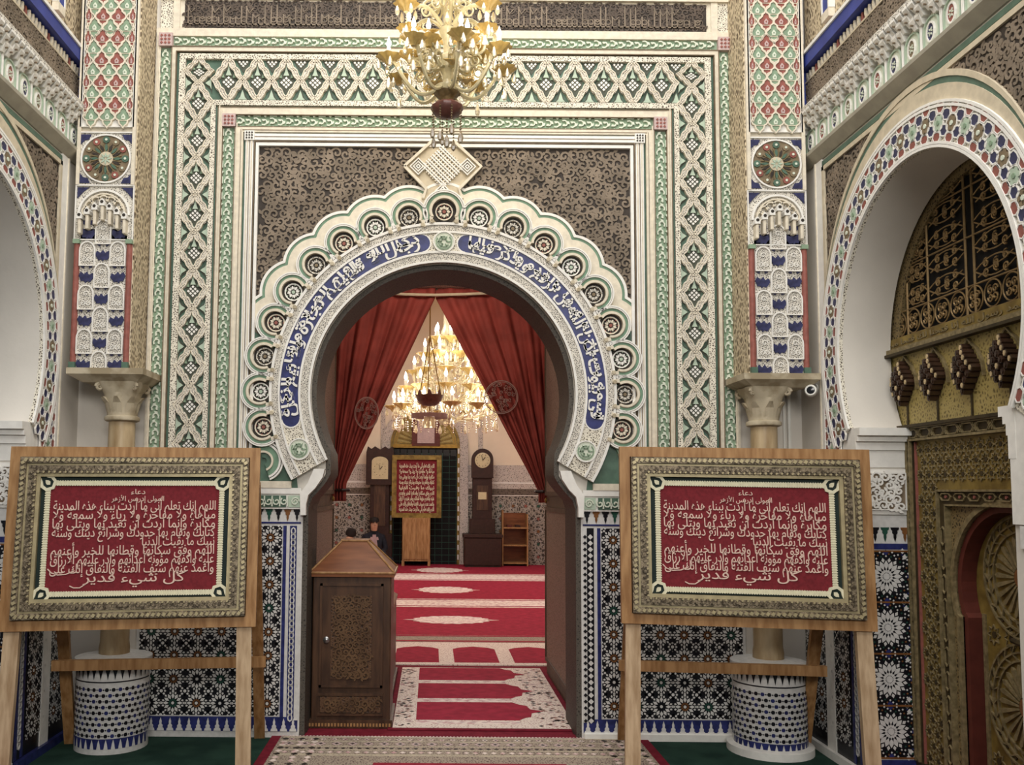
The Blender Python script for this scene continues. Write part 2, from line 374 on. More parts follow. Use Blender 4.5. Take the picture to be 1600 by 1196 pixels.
# carved foliage on the green bands
def leafunit(m,T):
    m.ribbon(spiral(-.006,0,.024,.8,-2.2,1,7,.3),.008,.0,.012,'leafcream',T)
    m.prism(leaf(.026,.008,3),0,.013,'leafcream',T@Tr(.008,-.016)@Rz(.9))
    m.prism(leaf(.022,.006,3),0,.013,'leafcream',T@Tr(-.02,.014)@Rz(-.5))
    m.prism(rect(-.022,.022,-.0385,-.0325),0,.012,'leafcream',T)
    m.prism([(-.012,.04),(.0,.026),(.012,.04)],0,.012,'leafcream',T)
def foliage(xi,xo,zi,zo,n):
    xc=(xi+xo)/2; zc=(zi+zo)/2; p=.05
    for s in (-1,1):
        m=MB(FB); k=0; z=ZB+.02
        while z<zi-.03:
            leafunit(m,Tr(s*xc,z,.012)@Rz(PI/2)@Sc(1,(1 if k%2 else -1))); z+=p; k+=1
        m.build('carved_foliage',WB,kind='stuff')
    m=MB(FB); x=-xi+.03; k=0
    while x<xi-.02:
        leafunit(m,Tr(x,zc,.012)@Sc(1,(1 if k%2 else -1))); x+=p; k+=1
    m.build('carved_foliage',WB,kind='stuff')
foliage(1.687,1.768,4.179,4.262,0); foliage(1.286,1.364,3.672,3.749,0)
# interlaced lattice (sebka): one lozenge per bay
def lozenge(a,b,top=False):
    m=MB()
    q=[(0,b),(.22*a,.84*b),(.30*a,.62*b),(.58*a,.46*b),(.70*a,.2*b),(a,0),(.80*a,-.18*b),(.66*a,-.42*b),(.46*a,-.50*b),(.30*a,-.76*b),(0,-b)]
    for s in (-1,1):
        P=[(s*x,y) for x,y in q]
        m.ribbon(P,.036,.0,.022,'lace_fine'); m.ribbon(P,.004,.022,.026,'cream')
        for d in (-.0165,.0165):
            m.ribbon([(x+d,y) for x,y in P],.006,.0,.027,'cream')
    I=[(.0,.74*b),(.14*a,.46*b),(.48*a,.2*b),(.54*a,0),(.46*a,-.28*b),(.2*a,-.5*b),(0,-.7*b)]
    m.prism(I+[(-x,y) for x,y in I[-2:0:-1]],0,.003,'olive_ground')
    m.prism([(0,.78*b),(.10*a,.42*b),(.2*a,.24*b),(-.2*a,.24*b),(-.10*a,.42*b)],.003,.014,'green_pale')
    e=.15*a if not top else .142*a
    for i in range(3):
        for j in range(3):
            x=(i-j)*e*1.12; y=-.1*b+(i+j-2)*e*1.12
            m.prism([(x+e*.75,y),(x,y+e*.75),(x-e*.75,y),(x,y-e*.75)],.003,.012,'white')
    for s in (-1,1):
        m.prism([(s*.5*a,.14*b),(s*.34*a,.3*b),(s*.3*a,.12*b)],.003,.012,'green')
    return m.mesh('lattice_lozenge')
def bell(a,b):   # bell-shaped filling of the triangle at a border
    m=MB(); m.prism([(-.55*a,0),(-.3*a,.14*b),(-.16*a,.4*b),(0,.66*b),(.16*a,.4*b),(.3*a,.14*b),(.55*a,0)],0,.004,'olive_ground')
    m.prism([(-.32*a,.03*b),(-.16*a,.16*b),(-.08*a,.36*b),(0,.52*b),(.08*a,.36*b),(.16*a,.16*b),(.32*a,.03*b)],.004,.016,'green_pale')
    return m.mesh('lattice_filling')
def cheq(a,b):
    m=MB(); m.prism([(-.5*a,0),(.5*a,0),(.3*a,-.3*b),(0,-.62*b),(-.3*a,-.3*b)],0,.004,'olive_ground'); e=.13*a
    for x,y in ((-2,1),(0,1),(2,1),(-1,2),(1,2),(0,3)):
        cx,cy=x*e,-y*e*1.1; m.prism([(cx+e*.7,cy),(cx,cy+e*.7),(cx-e*.7,cy),(cx,cy-e*.7)],.004,.013,'white')
    return m.mesh('lattice_filling')
LZ=lozenge(.0815,.1175); LT=lozenge(.0885,.128,True); BLs=bell(.1175,.075); BLt=bell(.0885,.125); CQ=cheq(.0885,.125)
for s in (-1,1):
    for i in range(10):
        z=1.72+i*.235
        inst('lattice_lozenge',LZ,WB,FB@Tr(s*1.5225,z,.006))
        for t in (-1,1): inst('lattice_filling',BLs,WB,FB@Tr(s*1.5225+t*.0815,z+.1175,.006)@Rz(t*PI/2))
    # little mosaic niche at the foot of the lattice
    m=MB(FB); P=[(-.08,1.42),(-.08,1.54),(-.06,1.57),(-.035,1.59),(0,1.635),(.035,1.59),(.06,1.57),(.08,1.54),(.08,1.42)]
    m.prism([(s*1.5225+x,y) for x,y in P],.006,.014,'dark')
    m.ribbon([(s*1.5225+x,y) for x,y in P[1:-1]],.018,.006,.03,'cream')
    for i in range(5):
        for j in range(4):
            x=s*1.5225-.056+i*.028; y=1.45+j*.032+(i%2)*.016; m.disc(.010,.014,.02,('white','brick','green_pale')[(i+j)%3],6,(x,y))
    m.build('mosaic_foot',WB)
for i in range(18):
    x=(i-8.5)*.1785
    if abs(x)>1.5: continue
    inst('lattice_lozenge',LT,WB,FB@Tr(x,3.974,.006))
    inst('lattice_filling',BLt,WB,FB@Tr(x+.089,3.846,.006)); inst('lattice_filling',CQ,WB,FB@Tr(x+.089,4.103,.006))
for s in (-1,1): inst('lattice_lozenge',LT,WB,FB@Tr(s*1.5225,4.03,.006)@Sc(.92,.6))
# ------------------------------------------------------------ spandrel panel with scrolls
m=MB(FB); m.prism([(-1.142,2.2)]+[(AC[0]-1.0*cos(t),AC[1]+1.0*sin(t)) for t in [.165+(PI-.33)*i/40 for i in range(41)]]+[(1.142,2.2),(1.142,3.558),(-1.142,3.558)],.0,.006,'browndeep'); SP=m.build('spandrel_panel',WB)
m=MB(FB); scrolls(m,lambda x,y:math.hypot(x,y-2.036)>1.17 and abs(x)<1.125,-1.12,1.13,2.22,3.55,.033,.006,'brownscroll',5,.24)
m.build('scrollwork',SP,kind='stuff')
for s in (-1,1):
    m=MB(FB); m.prism(rect(s*1.16-.03,s*1.16+.03,ZB,2.55) ,.004,.012,'green_deep'); m.build('green_tile_strip',WB)
    m=MB(FB); m.prism([(s*1.17,ZB),(s*.86,ZB)]+[(s*.97*cos(t),AC[1]+.97*sin(t)) for t in [-.42+.8*i/16 for i in range(17)]]+[(s*1.17,2.4)],.0,.010,'green_deep'); m.build('green_ground',WB)
# ------------------------------------------------------------ scalloped surround
PIT=R(11.25); RH=1.098
def env(r,ks,a0,a1,n=420):
    C=[(RH*sin(k*PIT),RH*cos(k*PIT)) for k in ks]; out=[]
    for i in range(n+1):
        t=a0+(a1-a0)*i/n; d=(sin(t),cos(t)); best=1.05
        for c in C:
            b=d[0]*c[0]+d[1]*c[1]; q=b*b-(RH*RH-r*r)
            if q>0: best=max(best,b+math.sqrt(q))
        out.append((AC[0]+best*d[0],AC[1]+best*d[1]))
    return out
ks=range(-6,7); A1=PIT*6.35
for (r0,r1,h,kk) in ((.0,.172,.018,'cream'),(.166,.190,.014,'arch_green'),(.188,.204,.022,'white')):
    m=MB(FB)
    inner=env(r0,ks,-A1,A1) if r0 else [(AC[0]+1.03*sin(t),AC[1]+1.03*cos(t)) for t in [-A1+2*A1*i/420 for i in range(421)]]
    clip=lambda P:[(max(-1.158,min(1.158,x)),y) for x,y in P]
    m.band(clip(inner),clip(env(r1,ks,-A1,A1)),.004,h,kk); m.build('scalloped_edge',WB)
def scallop(big=False):
    m=MB(); q=1.12 if big else 1
    m.disc(.072*q,0,.008,'dark',20)
    for (a,b,h,k) in ((.066,.079,.042,'cream'),(.079,.083,.036,'beige'),(.082,.100,.030,'arch_green'),(.100,.106,.040,'white'),(.106,.109,.030,'beige'),(.109,.117,.040,'white')):
        m.ring(a*q,b*q,-.55,PI+.55,0,h,k,22)
    for s in (-1,1):
        m.box(s*.078-.010,s*.078+.010,-.085,-.04,0,.042,'cream'); m.disc(.012,.0,.05,'stone',8,(s*.072,-.07))
    return m.mesh('scallop')
def rosette(c1,c2):
    m=MB(); m.disc(.011,.008,.02,c2,8)
    for i in range(8):
        a=i*PI/4; m.prism(leaf(.024,.0075,3),.008,.02,c1,Rz(a)@Tr(.015,0)); m.disc(.005,.008,.017,c2,6,(.045*cos(a+.39),.045*sin(a+.39)))
        m.ribbon([(.017*cos(a+.39),.017*sin(a+.39)),(.034*cos(a+.39),.034*sin(a+.39))],.004,.008,.016,c1)
    m.ring(.047,.054,0,2*PI,.008,.018,c1,16)
    return m.mesh('scallop_rosette')
SCm=scallop(); SCb=scallop(True); ROS=[rosette('cream','brick'),rosette('white','green_pale'),rosette('lace_fine','ochre')]
for k in range(-9,10):
    a=k*PIT; big=(k==0)
    M=FB@Tr(AC[0]+(RH+(.018 if big else 0))*sin(a),AC[1]+(RH+(.018 if big else 0))*cos(a),.016)@Rz(-a)
    o=inst('scallop',SCb if big else SCm,WB,M); inst('scallop_rosette',ROS[(k+9)%3],o,Tr(0,-.005,.002))
    if k<9:
        b=a+PIT/2; m=MB(); m.prism([(0,.055),(.012,.02),(.008,-.03),(-.008,-.03),(-.012,.02)],0,.044,'dark'); m.build('dark_slit',WB,FB@Tr(AC[0]+1.062*sin(b),AC[1]+1.062*cos(b),.0)@Rz(-b))
for s in (-1,1):    # curl below the lowest scallop
    m=MB(FB)
    for (r0,r1,h,k) in ((.02,.05,.026,'green_deep'),(.05,.062,.04,'cream'),(.062,.095,.03,'arch_green'),(.095,.107,.04,'white'),(.112,.122,.04,'white')):
        m.ring(r0,r1,-1.2,1.9,.01,h,k,18,(s*1.07,1.62))
    m.build('scroll_curl',WB)
    m=MB(FB); m.prism(rect(min(s*.9,s*1.19),max(s*.9,s*1.19),1.46,1.50),.01,.034,'cream'); m.prism(rect(min(s*.84,s*1.19),max(s*.84,s*1.19),1.425,1.46),.01,.03,'white'); m.build('frame_moulding',WB)
# ------------------------------------------------------------ inscription ring
m=MB(FB); B=R(30.5)
m.ring(AI+.004,AO,-B,PI+B,.0,.046,'lace',72,AC); 
RG=m.build('inscription_ring',WB)
for (r0,r1,h,k) in ((AI+.0,AI+.014,.056,'white'),(.852,.866,.056,'white'),(.976,.988,.056,'white'),(AO-.010,AO+.006,.056,'white')):
    m=MB(FB); m.ring(r0,r1,-B,PI+B,.04,h,k,72,AC); m.build('ring_fillet',RG)
m=MB(FB); m.ring(.99,AO-.012,-B,PI+B,.04,.049,'lace_fine',72,AC); m.ring(AI+.015,.852,-B,PI+B,.04,.049,'lace_fine',72,AC); m.build('speckled_border',RG)
V1=('في بيوت أذن الله أن ترفع ويذكر فيها','اسمه يسبح له فيها بالغدو والآصال'); V2=('رجال لا تلهيهم تجارة ولا بيع عن','ذكر الله وإقام الصلاة وإيتاء الزكاة')
for s,vt in ((1,V1),(-1,V2)):
    t0,t1=(R(8.5),R(100)) if s>0 else (-R(100),-R(8.5))
    m=MB(FB); n=40; A=[PI/2-(t0+(t1-t0)*i/n) for i in range(n+1)]
    ca=[(AC[0]+.867*cos(a),AC[1]+.867*sin(a)) for a in A]; cb=[(AC[0]+.976*cos(a),AC[1]+.976*sin(a)) for a in A]
    m.band(ca,cb,.04,.0485,'tileblue')
    for t in (t0,t1): m.disc(.054,.04,.048,'tileblue',20,(AC[0]+.9215*sin(t),AC[1]+.9215*cos(t))); m.ring(.052,.06,0,2*PI,.04,.0482,'white',20,(AC[0]+.9215*sin(t),AC[1]+.9215*cos(t)))
    CT=m.build('blue_cartouche',RG)
    m=MB(FB)
    for body,rb,sy,off in ((vt[0],.892,.115,.022),(vt[1],.925,.078,.026)):
        vs,fs,(x0,x1,y0,y1)=textgeo(body,off,.06); span=(t1-t0)*.985
        vv=[]
        for (x,y,z) in vs:
            t=t0+(t1-t0)*.5+((x-x0)/(x1-x0)-.5)*span; r=rb+y*sy; r=max(.872,min(.971,r))
            vv.append((AC[0]+r*sin(t),AC[1]+r*cos(t),.053+z*.06))
        m.add(vv,fs,'white')
    m.build('inscription_lettering',CT)
def roundmed(loc,name='round_medallion'):
    m=MB(); m.disc(.066,0,.054,'leafcream',24); m.ring(.058,.066,0,2*PI,.05,.06,'white',24)
    for i in range(3): m.ribbon(arc((0,0),.018+.014*i,i*1.3,i*1.3+4.4,12),.007,.054,.06,'green')
    for i in range(6): m.prism(leaf(.03,.005,3),.054,.06,'green',Rz(i*PI/3)@Tr(.012,0))
    return m.build(name,RG,FB@Tr(loc[0],loc[1],.0))
roundmed((0,AC[1]+.92))
for s in (-1,1): roundmed((s*.92*sin(R(112)),AC[1]+.92*cos(R(112))))
# interlaced knot finial above the crown
KN=MB(FB); c=(-.01,3.43)
D=[(c[0]-.235,c[1]),(c[0]-.06,c[1]+.165),(c[0],c[1]+.11),(c[0]+.06,c[1]+.165),(c[0]+.235,c[1]),(c[0]+.10,c[1]-.14),(c[0]+.12,c[1]-.2),(c[0]-.12,c[1]-.2),(c[0]-.10,c[1]-.14)]
KN.prism(D,.006,.02,'beige')
KN.ribbon([D[0],D[1]],.016,.02,.044,'cream');KN.ribbon([D[3],D[4],D[5],D[6]],.018,.02,.044,'cream');KN.ribbon([D[0],D[8],D[7]],.018,.02,.044,'cream')
ko=KN.build('knot_finial',WB)
m=MB(FB@Tr(c[0],c[1])@Rz(PI/4))
for i in range(5):
    y=-.076+i*.038
    for d in (-.008,.008):
        m.box(-.098,.098,y+d-.0042,y+d+.0042,.02,.034,'cream'); m.box(y+d-.0042,y+d+.0042,-.098,.098,.02,.037,'white')
m.build('knot_strapwork',ko)
m=MB(FB)
for s in (-1,1):
    for q in (.05,.03,.012): m.ribbon([(c[0]+s*.15+q*x,c[1]+q*y) for x,y in ((1,0),(0,1),(-1,0),(0,-1))],.009,.02,.04,'white',closed=True)
for q in (.045,.025): m.ribbon([(c[0]+q*x,c[1]-.155+q*y) for x,y in ((1,0),(0,1),(-1,0),(0,-1))],.009,.02,.04,'white',closed=True)
m.build('knot_diamond',ko)
# ------------------------------------------------------------ tiled dado
def zcell(p,c_in='tilebrown',c_bg='black',n=12,mix=False):
    m=MB(); h=p/2; m.prism(rect(-h,h,-h,h),0,.003,c_bg); qq=.76 if mix else 1
    def kite(r0,rm,r1,wd,k,off=0,w=.005):
        r0,rm,r1,wd=r0*qq,rm*qq,r1*qq,wd*qq
        for i in range(n):
            a=2*PI*(i+off)/n; m.add([(r0*cos(a),r0*sin(a),w),(rm*cos(a)+wd*sin(a),rm*sin(a)-wd*cos(a),w),(r1*cos(a),r1*sin(a),w),(rm*cos(a)-wd*sin(a),rm*sin(a)+wd*cos(a),w)],[[0,1,2,3]],k)
    kite(.17*p,.30*p,.42*p,.070*p,'tilewhite'); kite(.075*p,.14*p,.20*p,.034*p,c_in,.0); kite(.36*p,.42*p,.49*p,.046*p,'tilewhite',.5)
    if mix:
        for q,(rr,kk) in enumerate(((.40,'tilegreen'),(.445,'tilebrown'),(.49,'tilewhite'),(.54,'tileblue'),(.59,'tilegreen'),(.64,'tilebrown'))):
            for i in range(24):
                a=2*PI*(i+.5*(q%2))/24; x,y=rr*p*cos(a),rr*p*sin(a); e=.022*p
                if max(abs(x),abs(y))<h-e: m.add([(x-e,y,.0058),(x,y-e,.0058),(x+e,y,.0058),(x,y+e,.0058)],[[0,1,2,3]],('tilewhite',kk)[i%2])
    m.prism([(.065*p*cos(2*PI*i/8),.065*p*sin(2*PI*i/8)) for i in range(8)],.003,.006,'tilewhite')
    for sx in (-1,1):
        for sy in (-1,1):
            cx,cy=sx*h,sy*h
            for a in (0,PI/4,PI/2):
                r=.16*p; x,y=cx-sx*r*cos(a),cy-sy*r*sin(a); e=.056*p
                m.add([(x-e,y,.0045),(x,y-e,.0045),(x+e,y,.0045),(x,y+e,.0045)],[[0,1,2,3]],'tilewhite')
            m.add([(cx,cy,.0045),(cx-sx*.07*p,cy,.0045),(cx-sx*.05*p,cy-sy*.05*p,.0045),(cx,cy-sy*.07*p,.0045)],[[0,1,2,3] if sx*sy>0 else [0,3,2,1]],'tilewhite')
    for i in range(4):
        a=i*PI/2; x,y=.47*p*cos(a),.47*p*sin(a); e=.06*p
        m.add([(x-e,y,.0042),(x,y-e,.0042),(x+e,y,.0042),(x,y+e,.0042)],[[0,1,2,3]],'tileblue' if mix else 'tilewhite')
    return m.mesh('zellige_tile')
ZC=[zcell(.1385),zcell(.1385,'tilegreen'),zcell(.1385,'black')]
def merlon(k,kb=None,h=.07,wd=.052):
    m=MB()
    m.prism([(-wd*.42,h),(-wd*.36,h*.82),(-wd*.24,h*.78),(-wd*.26,h*.6),(-wd*.12,h*.5),(-wd*.14,h*.3),(0,.0),(wd*.14,h*.3),(wd*.12,h*.5),(wd*.26,h*.6),(wd*.24,h*.78),(wd*.36,h*.82),(wd*.42,h)],0,.004,k)
    return m.mesh('merlon_tile')
MER=[merlon('black'),merlon('tilebrown'),merlon('black'),merlon('tilegreen')]
MERW=merlon('tilewhite',h=.075,wd=.05)
def chain(m,x,y0,y1,wd,T=None):
    y=y0
    while y<y1: m.ribbon([(x+wd*cos(a),y+.016+.02*sin(a)) for a in [i*PI/4 for i in range(8)]],.007,.0,.006,'tilewhite',T,closed=True); y+=.034
for s in (-1,1):
    m=MB(FB); m.prism(rect(min(s*JX,s*1.80),max(s*JX,s*1.80),0,1.335),0,.008,'tilewhite'); DD=m.build('tile_dado',WB)
    F2=FB@Tr(0,0,.008)
    for i in range(6):
        for j in range(8):
            inst('zellige_tile',ZC[(i+2*j)%3 if j<2 else (0 if (i+j)%4 else 1)],DD,F2@Tr(s*(1.02+i*.1385),.195+j*.1385))
    m=MB(F2); m.prism(rect(*sorted((s*.838,s*.862)),.1,1.235),0,.004,'tilewhite'); m.prism(rect(*sorted((s*.864,s*.905)),.1,1.235),0,.004,'tileblue' if s<0 else 'black'); m.prism(rect(*sorted((s*.925,s*.945)),.1,1.235),0,.004,'tileblue')
    if s<0: chain(m,s*.884,.1,1.22,.012,Tr(0,0,.004))
    else:
        y=.11
        while y<1.22: m.prism([(s*.884-.016,y),(s*.884,y+.016),(s*.884+.016,y),(s*.884,y-.016)],.004,.007,'tilewhite'); m.prism([(s*.852-.012,y),(s*.852,y+.012),(s*.852+.012,y),(s*.852,y-.012)],.004,.007,'black'); y+=.037
    m.build('border_strip',DD)
    m=MB(F2); m.prism(rect(*sorted((s*.84,s*1.8)),1.248,1.258),0,.004,'tileblue'); m.prism(rect(*sorted((s*.84,s*1.8)),.035,.118),0,.003,'tileblue'); m.build('blue_band',DD)
    for i in range(17):
        inst('merlon_tile',MER[i%4],DD,F2@Tr(s*(.865+i*.0555),1.262))
        inst('merlon_tile',MERW,DD,F2@Tr(s*(.865+i*.0555),.112,.003)@Rz(PI))
    # carved plaster frieze above the tiles
    m=MB(FB); m.prism(rect(*sorted((s*.815,s*1.8)),1.335,1.425),0,.022,'white'); CF=m.build('carved_frieze',WB)
    m=MB(FB); m.prism(rect(*sorted((s*.835,s*.915)),1.345,1.415),.022,.026,'green_pale'); m.prism(rect(*sorted((s*.93,s*1.7)),1.345,1.415),.022,.026,'green_deep')
    x=.94
    while x<1.68: m.ribbon(spiral(s*x,1.38,.024,1.1,x*9,1,9,.2),.008,.026,.034,'leafcream'); m.prism(rect(s*x+.02-.004,s*x+.02+.004,1.35,1.412),.026,.034,'leafcream'); x+=.046
    m.ribbon(spiral(s*.875,1.38,.026,1.6,0,1,14,.2),.007,.026,.033,'leafcream'); m.build('frieze_carving',CF,kind='stuff')
    m=MB(FB); m.prism([(s*x,y) for x,y in ((.70,1.575),(.712,1.525),(.755,1.46),(.795,1.42),(.808,1.36),(.808,1.30),(.84,1.30),(.845,1.43),(.80,1.49),(.765,1.575))],.0,.05,'white'); m.build('impost_corbel',WB)
m=MB(); m.bbox(.84,1.80,-.035,0,0,.045,'white'); m.build('white_curb',WB)
# ------------------------------------------------------------ pilasters carried on columns
def fish(k):
    m=MB(); a,b=.047,.0675
    H=[(0,b),(.16*a,.8*b),(.40*a,.66*b),(.50*a,.44*b),(.84*a,.34*b),(a,.0),(.84*a,-.2*b),(.58*a,-.3*b),(.46*a,-.62*b),(.16*a,-.8*b),(0,-b)]; O=H+[(-x,y) for x,y in H[-2:0:-1]]
    m.ribbon(O,.008,0,.016,'cream',closed=True)
    I=[(0,.9*b),(.13*a,.7*b),(.32*a,.58*b),(.40*a,.36*b),(.74*a,.26*b),(.86*a,.0),(.72*a,-.16*b),(.48*a,-.26*b),(.36*a,-.56*b),(.12*a,-.74*b),(0,-.88*b)]
    m.prism(I+[(-x,y) for x,y in I[-2:0:-1]],0,.010,k)
    m.prism([(0,.3*b),(.26*a,.05*b),(.2*a,-.22*b),(-.2*a,-.22*b),(-.26*a,.05*b)],.010,.015,'leafcream' if k!='brick' else 'pink')
    m.disc(.10*a,.015,.017,k,6,(0,-.0)); m.box(-.5*a,.5*a,-.34*b,-.29*b,.010,.014,'cream')
    return m.mesh('leaf_lozenge')
FG_=fish('green');FRd=fish('brick')
def medal():
    m=MB(); m.prism(rect(-.165,.165,-.158,.158),0,.008,'lace_fine'); m.ribbon(rect(-.165,.165,-.158,.158),.01,.008,.016,'white',closed=True)
    for sx in (-1,1):
        for sy in (-1,1): m.prism([(sx*.15,sy*.145),(sx*.09,sy*.145),(sx*.105,sy*.115),(sx*.13,sy*.11),(sx*.15,sy*.085)],.008,.014,'navy')
    m.disc(.142,.008,.012,'ochre',32); m.ring(.138,.147,0,2*PI,.008,.02,'white',32)
    for i in range(12):
        a=i*PI/6; m.disc(.021,.012,.019,('green_deep','brick','ochre')[i%3],8,(.113*cos(a),.113*sin(a))); m.disc(.008,.019,.022,'leafcream',6,(.113*cos(a),.113*sin(a)))
    for i in range(16):
        a=i*PI/8; m.prism(leaf(.05,.009,3),.012,.018,('green_deep','browndeep')[i%2],Rz(a)@Tr(.042,0)); m.ribbon([(.045*cos(a+.1),.045*sin(a+.1)),(.092*cos(a+.2),.092*sin(a+.2))],.004,.012,.019,'goldline')
    m.disc(.042,.012,.018,'beige',20)
    for i in range(8): m.prism(leaf(.03,.006,3),.018,.022,'green_pale',Rz(i*PI/4)@Tr(.006,0))
    return m.mesh('round_rosette_panel')
MED=medal()
def miniarch():
    m=MB(); P=[(-.043,-.07)]+[(-.043*cos(t),.018+.052*sin(t)) for t in [i*PI/10 for i in range(11)]]+[(.043,-.07)]
    m.prism(P,0,.008,'lace_fine'); m.ribbon(P,.008,.0,.016,'white',closed=True)
    m.ribbon(spiral(0,.02,.018,1.2,0,1,9),.004,.008,.013,'white')
    for s in (-1,1): m.ribbon(spiral(s*.016,-.035,.016,1.2,PI/2,s,8),.005,.008,.013,'white')
    return m.mesh('arched_panel')
MIN=miniarch()
def lily():
    m=MB(); m.prism([(-.044,.006),(-.034,.03),(-.014,.016),(0,.034),(.014,.016),(.034,.03),(.044,.006),(.026,-.026),(.009,-.022),(0,-.034),(-.009,-.022),(-.026,-.026)],0,.007,'navy'); return m.mesh('blue_lily')
def cornerb():
    m=MB(); 
    for s in (-1,1): m.prism([(s*.010,.028),(s*.034,.03),(s*.036,.006),(s*.018,-.004)],0,.007,'navy')
    return m.mesh('blue_leaf_pair')
LIL=lily(); CRB=cornerb()
PYF=-.28
PLAB={1:('tall carved plaster pilaster with coloured leaf scales above the column with the security camera','tall carved plaster pilaster with coloured leaf scales above the column without a security camera')}
for s in (-1,1):
    cx=1.93 if s>0 else -1.975
    P=thing('pilaster',PLAB[1][0] if s>0 else PLAB[1][1],'pilaster',(cx,-.14,2.13))
    T=Tr(-cx,.14,-2.13); F=T@FB@Tr(0,0,.28)
    m=MB(T); m.box(cx-.17,cx+.17,-.28,0,2.13,5.2,'cream'); m.build('shaft',P)
    m=MB(T@frame((0,-s,0),(0,0,1),(-s,0,0),(cx-s*.17,0,0))); m.prism(rect(*( (0.0,.28) if s>0 else (-.28,0.)),2.13,5.2),0,.006,'lace_brown'); m.build('carved_reveal',P)
    for x in (-.160,.160):
        m=MB(F); m.prism(rect(cx+x-.010,cx+x+.010,3.21,5.2),0,.02,'cream'); m.build('edge_fillet',P)
    m=MB(F); m.prism(rect(cx-.152,cx+.152,3.555,5.2),0,.006,'white'); m.ribbon(rect(cx-.152,cx+.152,3.555,5.2),.012,.006,.02,'white',closed=True); LP=m.build('leaf_panel',P)
    for r in range(15):
        z=3.615+r*.0675
        for i in range(3 if r%2==0 else 4):
            x=(i-1)*.094 if r%2==0 else (i-1.5)*.088; hs=1 if (r%2==0 or i in (1,2)) else .42
            inst('leaf_lozenge',FG_ if r%2==0 else FRd,LP,F@Tr(cx+x*(1 if hs==1 else .98),z,.006)@Sc(hs,1))
    inst('rosette_panel',MED,P,F@Tr(cx,3.365,0))
    # multifoil niche head
    m=MB(F); m.prism(rect(cx-.165,cx+.165,2.88,3.205),0,.004,'lace_fine'); m.ribbon(rect(cx-.168,cx+.168,2.885,3.205),.010,.004,.014,'white',closed=True)
    for sx in (-1,1): m.prism([(cx+sx*.16,3.195),(cx+sx*.095,3.195),(cx+sx*.13,3.165),(cx+sx*.16,3.13)],.004,.010,'navy')
    m.ring(.140,.152,0,PI,.004,.022,'white',22,(cx,3.03)); m.ring(.120,.128,0,PI,.004,.022,'cream',22,(cx,3.03))
    NH=m.build('niche_head',P)
    m=MB(F)
    for i in range(7):
        t=PI*(i+.5)/7; q=(cx+.098*cos(t),3.03+.085*sin(t)); m.ring(.022,.03,t-1.9,t+1.9,.004,.03,'cream',10,q)
    for i in range(7):
        x=cx+(i-3)*.043; z=3.045-abs(i-3)*.026; m.bbox(x-.009,x+.009,z-.055,z+.03,.004,.05,'cream',.004); m.prism([(x-.016,z+.03),(x+.016,z+.03),(x+.016,z+.05),(x,z+.075),(x-.016,z+.05)],.004,.055,'white')
        m.disc(.010,.05,.056,'dark',8,(x,z+.052)) 
    m.build('honeycomb_vaulting',NH)
    m=MB(F); m.prism(rect(cx-.135,cx+.135,2.14,2.95),0,.004,'lace_fine'); BP=m.build('mosaic_panel',P)
    for r in range(7):
        z=2.93-r*.128
        if r%2==0: inst('arched_panel',MIN,BP,F@Tr(cx,z,.004))
        else:
            for x in (-.088,.088): inst('arched_panel',MIN,BP,F@Tr(cx+x,z,.004))
        if r%2==0:
            for x in (-.092,.092): inst('blue_lily',LIL,BP,F@Tr(cx+x,z-.01,.004)@Rz(.12*x/.09)); inst('blue_leaf_pair',CRB,BP,F@Tr(cx+x,z+.045,.004)@Sc(.9,.8))
        else:
            inst('blue_lily',LIL,BP,F@Tr(cx,z-.01,.004)); inst('blue_leaf_pair',CRB,BP,F@Tr(cx,z+.048,.004))
    for sx in (-1,1):
        m=MB(F); m.lathe([(.017,2.17),(.017,2.86)],'brick',12,T=Tr(cx+sx*.152,0,.004)@Matrix.Rotation(-PI/2,4,'X')); m.prism(rect(cx+sx*.152-.019,cx+sx*.152+.019,2.86,2.885),0,.027,'green'); m.prism(rect(cx+sx*.152-.018,cx+sx*.152+.018,2.135,2.17),0,.026,'green_deep'); m.build('red_colonnette',P)
    # column: abacus slab, capital, shaft, tiled drum
    kx,ky=s*1.865,-.19
    Cn=thing('column','marble column with carved capital beside the small white security camera' if s>0 else 'marble column with carved capital and no security camera beside it','column',(kx,ky,0))
    m=MB(Tr(-kx,-ky,0)); x0,x1=(1.70,2.135) if s>0 else (-2.135,-1.70)
    m.loft([[(x0+.07,-.30,2.055),(x1-.05,-.30,2.055),(x1-.05,-.04,2.055),(x0+.07,-.04,2.055)],[(x0,-.355,2.095),(x1,-.355,2.095),(x1,0,2.095),(x0,0,2.095)],[(x0,-.355,2.13),(x1,-.355,2.13),(x1,0,2.13),(x0,0,2.13)]],'stone'); m.build('abacus',Cn)
    m=MB(); m.loft([[(r*cos(a)*q(a),r*sin(a)*q(a),z) for a in [2*PI*i/32 for i in range(32)]] for r,z,q in ((.082,1.86,lambda a:1),(.085,1.88,lambda a:1),(.088,1.93,lambda a:1+.04*cos(8*a)),(.10,1.97,lambda a:1+.05*cos(8*a)),(.105,2.0,lambda a:1+.08*cos(4*a+PI)),(.13,2.035,lambda a:1+.12*cos(4*a+PI)),(.135,2.06,lambda a:1+.14*cos(4*a+PI)))],'stone'); cp=m.build('capital',Cn,smooth=1)
    for i in range(4):
        a=PI/4+i*PI/2; m=MB(); m.tube([(.145*cos(a)+.022*cos(t)*cos(a)*(1-t/16),.145*sin(a)+.022*cos(t)*sin(a)*(1-t/16),2.03+.022*sin(t)*(1-t/16)) for t in [j*.6 for j in range(18)]],.009,'stone',6); m.build('volute',cp)
